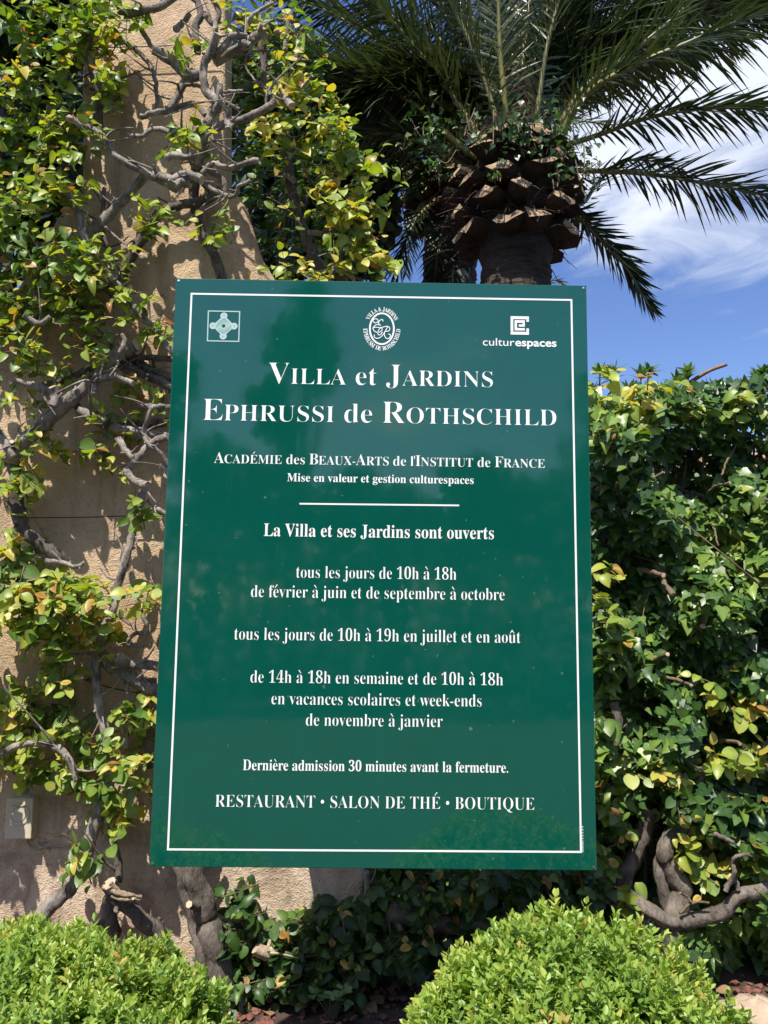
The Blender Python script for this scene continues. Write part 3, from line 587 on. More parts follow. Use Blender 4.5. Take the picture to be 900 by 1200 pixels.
def lump(g, c, r, s, m=0, nz=.12, seg=10):
    a, b = np.meshgrid(np.linspace(0, 2*np.pi, seg, endpoint=False), np.linspace(-np.pi/2, np.pi/2, seg//2+1)); V = np.stack([np.cos(a)*np.cos(b), np.sin(a)*np.cos(b), np.sin(b)], -1)
    V = V*(1+RNG.normal(0, nz, V.shape[:2]))[..., None]*np.array(s)*r+c; n, k = V.shape[:2]
    i, j = np.meshgrid(np.arange(n-1), np.arange(k), indexing='ij'); j2 = (j+1) % k
    g.add(V.reshape(-1, 3), np.stack([i*k+j, i*k+j2, (i+1)*k+j2, (i+1)*k+j], -1).reshape(-1, 4), m)
B([(196,1120),(182,1092),(160,1072),(142,1058),(132,1044),(127,1036)], 11, 9.5, .1, .16, name='stump', bark=BARKD, lump=.2)
for q in range(9):
    dy = random.uniform(-6, 7); B([(127+random.uniform(-4, 4), 1040+dy*1.3), (140, 1048+dy), (156+random.uniform(-4, 4), 1051+dy*.7), (160+random.uniform(-10, 14), 1051+dy*.45)], random.uniform(2.4, 4.6), random.uniform(1., 2.4), .15+random.uniform(-.02, .03), .20, name='stump', bark=CUTS, lump=.3, knots=False)
B([(133,1062),(128,1050),(130,1100)], 8, 10, .12, .12, name='stump', bark=BARKD, lump=.2)
# second climber: thick trunk under the board
C3 = [(250,1095,18,14),(286,1062,16,24),(262,1110,16,14),(312,1130,30,38),(350,1095,36,30),(400,1088,40,34),(290,1105,26,30),(345,1135,36,24),(280,1150,24,24),(300,1165,26,10),(345,1155,26,10),(400,1150,30,12),(262,1165,14,14),(395,1130,34,18),(450,1062,36,28),(432,1120,30,28),(262,1142,18,24),(296,1118,18,18),(250,1172,16,18),(530,1040,50,25),(610,1035,50,20),(490,1100,24,34),(670,1040,40,25),(560,1080,40,30),(410,1082,10,8)]
figM = vine('climbing_fig', P(236, 1125, WY-.1), 'climbing fig with two thick rough trunks rising directly beneath the green board', 'climbing plant', cl(C3, .08, 1.5, .08, .14), FIG)  # very dark leaf tone: the shade beneath the board is put into the colour
Bm = lambda pts, r0, r1=None, d0=.12, d1=None, **k: branch(figM, pts, r0, r1, d0, d1, **k)
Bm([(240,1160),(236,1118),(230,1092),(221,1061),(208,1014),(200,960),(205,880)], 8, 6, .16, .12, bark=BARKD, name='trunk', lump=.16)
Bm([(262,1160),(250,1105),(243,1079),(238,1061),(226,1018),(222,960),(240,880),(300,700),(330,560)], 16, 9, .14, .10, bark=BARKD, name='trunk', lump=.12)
Bm([(455,1066),(471,1072),(500,1078),(530,1083),(600,1086)], 13, 12, .05, .05, bark=BARKD)
Bm([(300,1110),(312,1118),(322,1112)], 8, 8, .12, bark=CUT); Bm([(430,1020),(429,1050),(425,1090)], 4, 4, .04)
# third climber: the mass to the right of the pier
C4 = [(272,18,12,14),(300,12,30,20),(325,32,26,20),(342,90,22,28),(368,85,16,22),(385,130,32,18),(345,152,38,22),(316,156,24,18),(398,160,24,24),(420,200,30,22),(388,192,34,28),(438,222,18,26),(352,238,18,11),(398,242,38,24),(425,262,28,30),(408,292,36,20),(440,300,18,24),(342,316,28,12),(375,322,30,12),(332,112,18,24)]
C4d = [(285,30,22,40),(280,70,14,26),(282,160,16,40),(312,120,22,30),(302,72,16,30),(312,210,25,40),(312,270,20,35),(360,282,30,35),(292,92,20,20),(350,210,30,40),(400,220,45,60),(400,300,50,30),(340,160,50,60),(420,330,50,40),(340,60,40,60)]
figR = vine('climbing_fig', P(400, 345, 3.05), 'bushy climbing fig with pruned limbs spilling off the right side of the pier', 'climbing plant', cl(C4, .16, .85, .56)+[(x, y, rx, ry, WY+random.uniform(.12, .38), .75, .22) for x, y, rx, ry in C4d], FIG)
Br = lambda pts, r0, r1=None, d0=-.02, d1=None, **k: branch(figR, pts, r0, r1, d0, d1, **k)
Br([(390,345),(386,327),(367,300),(353,264),(341,218),(334,171),(330,140)], 8.5, 6, -.02, .0, name='trunk', bark=BARKD); Br([(410,350),(400,330),(388,318)], 8, 7, .0, bark=BARKD)
Br([(384,338),(390,318),(398,296),(410,276),(421,257)], 3.4, 2.6, .04, .1); Br([(361,272),(374,274),(386,268),(402,253),(409,233),(406,222)], 4.4, 2.6, .0, .1); Br([(309,45),(308,70),(310,105)], 6, 5, -.04, bark=BARKD)
Br([(338,185),(350,178),(372,180)], 3, 2.2, .04); Br([(345,212),(336,205),(331,210)], 5, 3, .02); Br([(330,118),(345,110),(360,95),(366,88)], 3.4, 2.4, .06); Br([(345,15),(338,30),(334,60)], 4.4, 4, .06); Br([(320,38),(345,38)], 3.6, 3, .06); Br([(350,45),(348,62),(344,72)], 4, 3.4, .06); Br([(325,22),(345,25)], 3, 2.6, .06)
Br([(345,170),(360,205),(372,215),(384,205)], 2.2, 1.8, .02)
Br([(398,345),(402,420),(398,560),(410,700),(415,860),(420,1040),(424,1130)], 8.5, 10, -.22, -.2, bark=BARKD, name='trunk', cap=0)
# rooted behind the pier's foot
# ------------------------------------------------------------------ hedge on the right: ivy over an old fig
HY = 3.0
ivy = thing('ivy_hedge', (1.2, 3.05, GZ), 'tall wall of dark green ivy leaves right of the board', 'hedge')
def ivy_leaves():
    g = Geo(); gt = Geo(); N = 30000
    a = P(425, 1000, HY)[0]; b = P(1080, 600, HY)[0]; top = P(800, 453, HY)[2]
    x = RNG.uniform(a, b, N); z = RNG.uniform(GZ, top+.02, N)
    lay = RNG.random(N)**1.6
    f = lambda x, z: .09*np.sin(x*7.1+1.3)*np.sin(z*6.3+.4)+.06*np.sin(x*15+z*9)+.05*np.sin(z*17-x*6)
    px = 450+x/HY*FOC; low = (z < .9) & (x < .95)
    y = HY-f(x, z)+.16*low+lay*.42-.04
    hole = (np.sin(x*9.3+z*4.1)+np.sin(z*8.7-x*5.2+2.) > 1.42) & (lay < .4); keep = ~hole
    keep &= ~((x < P(690, 700, HY)[0]) & (z > top-.75))
    # hollow around the old trunk
    hx, hz = P(770, 1010, HY)[0], P(770, 1010, HY)[2]; keep &= ~((((x-hx)/.17)**2+((z-hz)/.17)**2 < 1) & (lay < .7))
    x, y, z, lay = x[keep], y[keep], z[keep], lay[keep]; n = len(x); pos = np.stack([x, y, z], 1)
    d = np.stack([RNG.normal(0, .65, n), -RNG.uniform(0, .7, n), RNG.normal(-.55, .45, n)], 1)
    nn = np.stack([RNG.normal(-.2, .32, n), -RNG.uniform(.4, .9, n), RNG.normal(.75, .35, n)], 1)
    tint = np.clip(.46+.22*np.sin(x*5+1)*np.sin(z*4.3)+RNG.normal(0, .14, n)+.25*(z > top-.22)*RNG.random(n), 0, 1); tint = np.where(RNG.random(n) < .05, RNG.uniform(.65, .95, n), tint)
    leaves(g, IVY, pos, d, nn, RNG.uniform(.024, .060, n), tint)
    for _ in range(170):
        i = random.randrange(n); p = pos[i]; v = np.array([random.gauss(0, .5), random.uniform(-.3, .3), random.gauss(0, .6)]); L = random.uniform(.1, .3)
        if p[2] > top-.35: continue
        tube(gt, catmull([p, p+v*L*.5+RNG.normal(0, .02, 3), p+v*L+RNG.normal(0, .04, 3)], 8), np.linspace(.004, .002, 8), 5)
    merge(g, gt); g.build('foliage', [IVYM, TWIG], ivy)
    # tangle of bare stems inside
    gs = Geo()
    for _ in range(260):
        x0 = random.uniform(a, b); z0 = random.uniform(GZ, top-.1); y0 = HY+random.uniform(.22, .5); L = min(random.uniform(.3, .8), top-.12-z0)
        tube(gs, catmull([(x0, y0, z0), (x0+random.gauss(0, .12), y0+random.gauss(0, .05), z0+L*.5), (x0+random.gauss(0, .25), y0+random.gauss(0, .05), min(z0+L, top-.05))], 10), random.uniform(.004, .011), 5, rough=.06)
    gs.build('stems', BARKD, ivy)
    gb = Geo(); box(gb, (a+.05, HY+.52, GZ-.05), (b, HY+.62, top-.12)); return a, b, top
ia, ib, itop = ivy_leaves()
g = Geo(); box(g, (P(440, 900, HY+.55)[0], HY+.55, GZ-.05), (ib+.6, HY+.75, itop-.14)); tag(bevel(g.build('garden_wall', STUCCO, smooth=False), .02), 'low stucco garden wall hidden behind the ivy', 'wall')
Bi = lambda pts, r0, r1=None, d0=.10, d1=None, **k: branch(ivy, pts, r0, r1, d0, d1, base=HY, bark=k.pop('bark', TWIG), lump=.08, **k)
for pts, r0, r1 in (([(700,574),(704,573),(723,568),(746,571),(765,580)], 5, 4), ([(733,592),(740,580),(751,568),(779,553)], 3, 2.4), ([(720,592),(718,580),(724,566)], 3.2, 3), ([(782,574),(776,584),(761,598)], 5, 5), ([(828,578),(838,570),(855,566)], 3, 2.6), ([(818,685),(838,687)], 3, 3), ([(840,682),(838,690),(828,715),(823,734)], 5.5, 6), ([(836,713),(845,726),(856,736),(870,740),(883,747)], 4.2, 5), ([(758,775),(768,772),(782,767)], 4, 4.4), ([(770,792),(781,794),(797,798),(810,803)], 4, 3.6), ([(882,586),(886,583),(902,586)], 4, 3.4), ([(795,865),(803,870),(811,877)], 3.4, 3.4), ([(840,870),(852,868),(868,872)], 4, 3.6), ([(885,834),(890,828),(902,820)], 4.4, 4), ([(888,886),(894,892),(902,900)], 3.4, 3), ([(772,660),(776,668),(779,684),(788,696)], 6, 5.6), ([(752,668),(764,671),(778,674)], 5, 5), ([(862,524),(852,540),(846,556)], 2.4, 2), ([(756,536),(764,546),(766,560)], 2.4, 2), ([(735,565),(742,548),(750,540)], 2, 1.8), ([(827,600),(836,618),(842,640)], 2, 1.8), ([(866,690),(880,700)], 2.4, 2)):
    Bi(pts, r0*.74, r1*.68, random.uniform(-.10, -.02), random.uniform(.08, .14), cap=1)
figH = thing('climbing_fig', P(782, 1085, HY), 'old climbing fig with a bent thick trunk and yellow leaves in the ivy hedge', 'climbing plant')
C5 = [(705,446,14,18,.7),(738,462,28,13,.68),(764,452,16,10,.72),(705,665,17,11,.6),(700,712,11,18,.6),(715,742,14,22,.55),(708,772,12,14,.5),(870,830,34,21,.72),(778,906,27,21,.68),(856,890,28,17,.74),(890,882,14,14,.78),(812,982,21,13,.6),(836,1026,17,14,.72),(890,1026,20,22,.72),(720,972,15,38,.45),(712,1003,14,16,.4),(742,1052,13,12,.6),(842,792,20,12,.62),(702,850,9,28,.45),(710,922,13,28,.4),(820,955,30,18,.3),(790,945,30,20,.25),(860,960,30,25,.3),(880,990,25,20,.25),(720,520,25,20,.35),(720,480,25,18,.6),(860,470,40,14,.55),(820,480,30,14,.45)]
gl, gt = Geo(), Geo()
for x, y, rx, ry, tone in C5: shoots(gl, gt, x, y, rx, ry, HY-.12+random.uniform(-.03, .05), .75, tone-.10, .058, OVATE, .10)
merge(gl, gt); gl.build('foliage', [FIG, TWIG], figH)
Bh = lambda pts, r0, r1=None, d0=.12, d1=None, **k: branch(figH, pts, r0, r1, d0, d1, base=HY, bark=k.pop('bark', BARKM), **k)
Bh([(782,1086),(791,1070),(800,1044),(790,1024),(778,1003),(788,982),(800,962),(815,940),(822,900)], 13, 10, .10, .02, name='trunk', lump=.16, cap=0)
Bh([(788,1072),(779,1050),(772,1020),(776,1000)], 9, 8, .06, .04, name='trunk', lump=.12, cap=0)
Bh([(735,1050),(761,1067),(789,1082),(817,1076),(845,1069),(866,1050),(887,1044),(915,1040)], 10.5, 8.5, .12, .16, lump=.14)
Bh([(782,1080),(790,1130),(788,1180)], 15, 18, .1, .1, name='trunk', lump=.14, cap=0)
Bh([(728,1060),(733,1025),(744,1004),(754,976),(762,950)], 12, 10, .0, -.02, bark=BARKD); Bh([(719,822),(724,850),(720,885),(704,918)], 6.5, 6, .02, bark=BARKD)
Bh([(797,1070),(803,1065),(812,1057),(831,1058)], 2, 1.6, .16, bark=TWIG); Bh([(812,1058),(805,1050),(796,1046)], 1.6, 1.4, .16, bark=TWIG); Bh([(850,1044),(856,1032),(861,1021),(858,1010),(861,1004),(874,1001),(888,1003)], 3.2, 2.4, .18); Bh([(836,977),(850,982),(860,988)], 3, 2.6, .18); Bh([(866,1042),(860,1030),(850,1040)], 3.5, 3, .16)
# pittosporum showing over the top of the hedge
pit = thing('pittosporum_shrub', (1.25, 3.6, GZ), 'glossy shrub with leaf rosettes poking above the ivy hedge', 'shrub')
g = Geo(); gt = Geo()
def rosette(p, up, r, n):
    up = nrm(np.asarray(up, float)); a = nrm(np.cross(up, [.3, .8, .2])); b = np.cross(up, a); t = np.arange(n)*2.4+random.random()*6; el = np.linspace(.15, 1.15, n)
    d = np.cos(t)[:, None]*np.cos(el)[:, None]*a+np.sin(t)[:, None]*np.cos(el)[:, None]*b+np.sin(el)[:, None]*up
    leaves(g, PITL, np.repeat(p[None], n, 0), d, up+RNG.normal(0, .15, (n, 3))-d*.2, r*RNG.uniform(.75, 1.1, n), np.clip(RNG.normal(.45, .2, n), 0, 1))
PITL = leaf_ovate(.36, .1, .18, 4, .8)
RS = [(750,437,3.2),(757,430,3.22),(712,440,3.15),(722,432,3.2),(803,437,3.2),(810,430,3.22),(797,443,3.18),(846,455,3.2),(838,450,3.25),(856,448,3.25),(878,448,3.2),(888,436,3.25),(898,430,3.25),(905,440,3.2),(866,456,3.15),(915,432,3.2),(830,462,3.1),(780,452,3.2),(700,430,3.2),(735,452,3.2)]
for x, y, Y in RS:
    p = P(x+random.uniform(-4, 4), y+7, Y); rosette(p, (random.gauss(0, .25), -.25, 1), .062, 15)
    tube(gt, catmull([p, p+[0, .12, -.5], p+[random.gauss(0, .05), .2, -1.0]], 14), np.linspace(.003, .009, 14), 5)
for _ in range(90):
    p = P(random.uniform(690, 1000), random.uniform(455, 500), random.uniform(3.1, 3.4)); rosette(p, (random.gauss(0, .4), -.3, .9), .06, 11)
g.build('foliage', PITT, pit); gt.build('stems', TWIG, pit)
gt = Geo(); tube(gt, catmull([P(806, 450, 3.2), P(830, 435, 3.15), P(852, 427, 3.12)], 9), np.linspace(.009, .007, 9), 7, 0, 1, rough=.06)
for a, b in (((868,464),(903,441)), ((872,470),(905,452))): tube(gt, catmull([P(a[0]-14, a[1]+12, 3.12), P(*a, 3.1), P(*b, 3.05), P(b[0]+40, b[1]-22, 3.05)], 12), .012, 7, 0, 1, rough=.04)
gt.build('branch', [bark_mat('red_twig', (.14,.07,.05), (.30,.19,.14), 50, .4), CUT], pit)

# ------------------------------------------------------------------ clipped box bushes
SPRIG = None
def make_sprig():
    P_, D_, N_, S_, T_ = [], [], [], [], []
    for k in range(6):
        z = k/5.; a0 = k*math.pi/2+.2; el = .35+.8*z
        for s in (0, math.pi):
            a = a0+s; d = np.array([math.cos(a)*math.cos(el), math.sin(a)*math.cos(el), math.sin(el)])
            P_.append((0, 0, z*.038)); D_.append(d); N_.append(np.array([0, 0, 1.])-d*.3); S_.append(.0205*(1-.25*z)); T_.append(.22*z)
    return np.array(P_), np.array(D_), np.array(N_), np.array(S_), np.array(T_)
def boxwood(c, rx, ry, rz, zbase, n, label, seed):
    rs = np.random.default_rng(seed); t = thing('boxwood_bush', (c[0], c[1], GZ), label, 'bush', 'clipped box bushes in front of the board')
    u = rs.uniform(-.75, 1, n); a = rs.uniform(0, 2*np.pi, n); s = np.sqrt(1-u*u); dirn = np.stack([np.cos(a)*s, np.sin(a)*s, u], 1)
    wob = 1+.035*np.sin(a*5+u*7)+.04*np.sin(a*11+2+u*13)+.022*np.sin(a*23+u*31)+rs.normal(0, .022, n)
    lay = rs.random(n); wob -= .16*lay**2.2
    pos = np.array(c)+dirn*wob[:, None]*np.array([rx, ry, rz])
    low = u < 0; pos[low, 2] = c[2]-(c[2]-zbase-.05)*(-u[low]/.75); pos[low, :2] = (np.array(c)[:2]+np.stack([np.cos(a), np.sin(a)], 1)*wob[:, None]*np.array([rx, ry]))[low]
    nrmv = nrm(dirn/np.array([rx, ry, rz])**2*.1); ax = nrm(nrmv*.9+np.array([0, -.05, .65])+rs.normal(0, .30, (n, 3)))
    h = nrm(np.cross(ax, rs.normal(0, 1, (n, 3)))); h2 = np.cross(ax, h)
    SP, SD, SN, SS, ST = make_sprig(); k = len(SP)
    xf = lambda A: A[None, :, 0:1]*h[:, None]+A[None, :, 1:2]*h2[:, None]+A[None, :, 2:3]*ax[:, None]
    sc = rs.uniform(.65, 1.3, n); pp = pos[:, None]+xf(SP)*sc[:, None, None]-ax[:, None]*.028
    d = xf(SD)+rs.normal(0, .18, (n, k, 3)); nn = xf(SN)+rs.normal(0, .2, (n, k, 3))
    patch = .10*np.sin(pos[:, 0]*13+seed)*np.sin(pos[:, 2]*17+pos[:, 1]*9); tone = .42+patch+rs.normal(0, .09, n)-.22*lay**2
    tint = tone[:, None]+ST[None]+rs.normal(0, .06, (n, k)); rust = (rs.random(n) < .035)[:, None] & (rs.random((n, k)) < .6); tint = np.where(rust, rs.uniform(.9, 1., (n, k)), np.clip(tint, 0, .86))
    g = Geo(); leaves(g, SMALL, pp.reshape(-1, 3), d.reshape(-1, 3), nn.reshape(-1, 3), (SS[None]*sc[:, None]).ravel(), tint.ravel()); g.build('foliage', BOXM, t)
    gt = Geo()
    for i in rs.choice(n, 500, replace=False):
        p = pos[i]; b = np.array([c[0]+(p[0]-c[0])*.25, c[1]+(p[1]-c[1])*.25, zbase+.02]); tube(gt, catmull([b, b*.5+p*.5+[0, 0, .05], p], 7), np.linspace(.006, .0018, 7), 4)
    gc = Geo(); lump(gc, np.array([c[0], c[1], c[2]-.02]), 1, (rx*.80, ry*.80, rz*.80), 0, .02, 22); lump(gc, np.array([c[0], c[1], (c[2]+zbase)/2]), 1, (rx*.78, ry*.78, (c[2]-zbase)*.62), 0, .02, 20)  # solid cores, the shade inside the bush put into their dark colour
    gt.build('stems', TWIG, t); gc.build('shaded_core', CORE, t)
boxwood((.408, 1.62, .625), .350, .37, .345, GZ, 10500, 'rounded clipped box bush standing at the right foot of the board', 3)
boxwood((-.70, 1.66, .60), .49, .42, .315, GZ, 11500, 'clipped box bush at the bottom left in front of the stucco pier', 5)

# ------------------------------------------------------------------ small things on and near the wall
bx = thing('meter_box', P(30, 955, WY), 'beige plastic meter box with round dial on the lower left of the pier', 'utility box')
a, b = P(13, 978, WY), P(47, 931, WY); g = Geo(); box(g, (a[0], WY-.055, a[2]), (b[0], WY-.001, b[2])); bevel(g.build('housing', PLAST, bx, smooth=False), .004)
cx, cz = (a[0]+b[0])/2, a[2]+(b[2]-a[2])*.6
def disc(g, c, r0, r1, y0, y1, m=0, k=28):
    t = np.linspace(0, 2*np.pi, k, endpoint=False); R = np.stack([np.cos(t), np.zeros(k), np.sin(t)], 1)
    V = np.vstack([c+R*r0+[0, y0, 0], c+R*r1+[0, y1, 0]]); g.add(V, [list(range(k, 2*k))]+[[i, (i+1) % k, k+(i+1) % k, k+i] for i in range(k)], m)
g = Geo(); disc(g, np.array([cx, WY-.055, cz]), .036, .036, 0, -.003); disc(g, np.array([cx, WY-.058, cz]), .0235, .023, 0, -.0015, 0); g.build('dial', PLAST, bx, smooth=False)
g = Geo(); t = np.linspace(0, 2*np.pi, 33); tube(g, np.stack([cx+.0365*np.cos(t), np.full(33, WY-.0555), cz+.0365*np.sin(t)], 1), .0009, 5); tube(g, np.stack([cx+.0245*np.cos(t), np.full(33, WY-.0585), cz+.0245*np.sin(t)], 1), .0008, 5); box(g, (cx-.02, WY-.0605, cz+.026), (cx+.02, WY-.0575, cz+.031)); g.build('groove', PLASTD, bx)
g = Geo(); tube(g, catmull([P(31, 976, WY-.02), P(32, 985, WY-.012), P(37, 993, WY-.01), P(46, 994, WY-.01), P(58, 991, WY-.01), P(80, 991, WY-.01), P(100, 985, WY-.01)], 30), .0042, 7)
tag(g.build('cable', CABLE), 'thin beige cable running from the meter box along the wall', 'cable')
for y0, y1, xa, xb, lb in ((607, 602, 26, 205, 'dark training wire stretched across the middle of the stucco pier'), (56, 50, 100, 262, 'training wire stretched across the top of the stucco pier'), (797, 812, 100, 160, 'short sagging training wire low on the pier beside the board')):
    g = Geo(); p0, p1 = P(xa, y0, WY-.045), P(xb, y1, WY-.045); mid = (p0+p1)/2-[0, 0, .004]; tube(g, catmull([p0, mid, p1], 16), .0022, 5)
    for p in (p0, p1): tube(g, [p, p+[0, .05, 0]], .0035, 6)
    tag(g.build('training_wire', WIRE), lb, 'wire')
# gravel, litter, seedling, stones
g = Geo(); n = 3200; ico_v = nrm(np.array([(1,0,0),(-1,0,0),(0,1,0),(0,-1,0),(0,0,1),(0,0,-1),(.6,.6,.6),(-.6,.6,.6),(.6,-.6,.6),(-.6,-.6,.6)], float))
from itertools import combinations
ROCKF = np.array([[4,6,7],[4,7,9],[4,9,8],[4,8,6],[0,2,6],[2,7,6],[2,1,7],[1,9,7],[1,3,9],[3,8,9],[3,0,8],[0,6,8],[0,5,2],[2,5,1],[1,5,3],[3,5,0]])
gx = RNG.uniform(-1.0, 1.9, n); gy = RNG.uniform(1.6, 2.98, n); gs = RNG.uniform(.006, .017, n)
for x, y, s in zip(gx, gy, gs):
    g.add(ico_v*s*RNG.uniform(.6, 1.25, (10, 1))*[1.2, 1, .8]+[x, y, GZ+s*.45], ROCKF, 0)
kind(g.build('lava_gravel', LAVA, smooth=False), 'stuff')
g = Geo(); n = 260; leaves(g, OVATE, np.stack([RNG.uniform(-.9, 1.9, n), RNG.uniform(1.7, 2.95, n), np.full(n, GZ+.018)], 1), RNG.normal(0, 1, (n, 3))*[1, 1, .15], np.array([0, 0, 1.])+RNG.normal(0, .3, (n, 3)), RNG.uniform(.03, .06, n), RNG.random(n)); kind(g.build('leaf_litter', DRY), 'stuff')
g = Geo(); p0 = P(386, 1192, 2.72); p0[2] = GZ; seed = thing('seedling', p0, 'small pale green seedling growing in the red gravel', 'plant')
gs_ = Geo()
for k in range(7):
    a = k*2.4; top = p0+np.array([math.cos(a)*.05, math.sin(a)*.04, .05+.02*(k % 3)]); tube(gs_, catmull([p0, p0*.4+top*.6+[0, 0, .012], top], 6), .0022, 5)
    m = 6; t = np.arange(m)*2.4; leaves(g, OVATE, np.repeat(top[None], m, 0)+RNG.normal(0, .006, (m, 3)), np.stack([np.cos(t), np.sin(t), np.full(m, .35)], 1), np.array([0, -.2, 1.])+RNG.normal(0, .2, (m, 3)), RNG.uniform(.022, .036, m), RNG.random(m))
g.build('foliage', SEED, seed); gs_.build('stems', TWIG, seed)
for px, py, s, lb in ((886, 1166, .085, 'pale rough stone in the sun at the right edge'), (905, 1120, .06, 'smaller pale stone above the other at the right edge')):
    g = Geo(); p = P(px, py, 2.62); p[2] = GZ+s*.5; lump(g, p, s, (1.5, 1, .9), 0, .10, 14); o = g.build('stone', STONE); tag(o, lb, 'stone')

# ------------------------------------------------------------------ palms
def leaflet_tpl():
    V = []; F = []; ys = [0, .3, .65, 1]; ww = [.35, .5, .42, .03]
    for y, w in zip(ys, ww): V += [(-w, y, .22*w), (0, y, 0), (w, y, .22*w)]
    for r in range(3): a = 3*r; F += [[a, a+1, a+4, a+3], [a+1, a+2, a+5, a+4]]
    return np.array(V), np.array(F)
LFT = leaflet_tpl()
def frond(parent, pts, n=80, leaf=.42, r0=.028, tone=.45, up=(0, 0, 1), bare=.16, hang=.25):
    path = catmull(pts, 40); m = len(path); t = nrm(np.gradient(path, axis=0)); up = np.asarray(up, float)
    u = up[None]-t*(t@up)[:, None]; u = nrm(u); s = np.cross(t, u)
    gf, gr = Geo(), Geo(); tube(gr, path, np.linspace(r0, r0*.22, m), 6)
    for sg in (-1, 1):
        q = np.linspace(.03, 1, n)+RNG.uniform(-.004, .004, n); q = np.clip(q, 0, 1); i = np.minimum((q*(m-1)).astype(int), m-2); fr = (q*(m-1)-i)[:, None]
        pos = path[i]*(1-fr)+path[i+1]*fr; tt, ss, uu = t[i], s[i]*sg, u[i]
        ang = np.radians(np.interp(q, [0, .3, 1], [62, 52, 22])+RNG.normal(0, 6, n))[:, None]; v = (np.where(np.arange(n) % 3 == 0, .75, np.where(np.arange(n) % 3 == 1, .15, -.2))+RNG.normal(0, .14, n))[:, None]
        d = np.cos(ang)*tt+np.sin(ang)*(ss*np.cos(v)+uu*np.sin(v))
        L = leaf*np.interp(q, [0, bare, bare+.12, .5, .85, 1], [.22, .32, .8, 1, .72, .45])*RNG.uniform(.85, 1.12, n)
        d = nrm(d)+np.array([0, 0, -hang])*(L/leaf)[:, None]*RNG.uniform(.3, 1.2, (n, 1))
        nn = uu*np.cos(v)-ss*np.sin(v)+RNG.normal(0, .25, (n, 3))
        tint = np.clip(tone+RNG.normal(0, .13, n)+np.where(q < bare, .5, 0), 0, 1)
        T, F = LFT; d1 = nrm(d); n1 = nrm(nn-d1*(nn*d1).sum(1, keepdims=True)); x = np.cross(d1, n1); w = np.where(q < bare, .010, .024)*RNG.uniform(.8, 1.2, n)
        dr = np.array([0, 0, -1.])[None, None]*(T[None, :, 1:2]**2)*(L*RNG.uniform(.05, .30, n)*hang*2.)[:, None, None]
        V = pos[:, None]+w[:, None, None]*T[None, :, 0:1]*x[:, None]+L[:, None, None]*T[None, :, 1:2]*d1[:, None]+w[:, None, None]*T[None, :, 2:3]*n1[:, None]+dr
        gf.add(V.reshape(-1, 3), (F[None]+(np.arange(n)*len(T))[:, None, None]).reshape(-1, 4), 0, np.repeat(tint, len(T)))
    f = gf.build('frond', PALM, parent); gr.build('midrib', RACH, f)
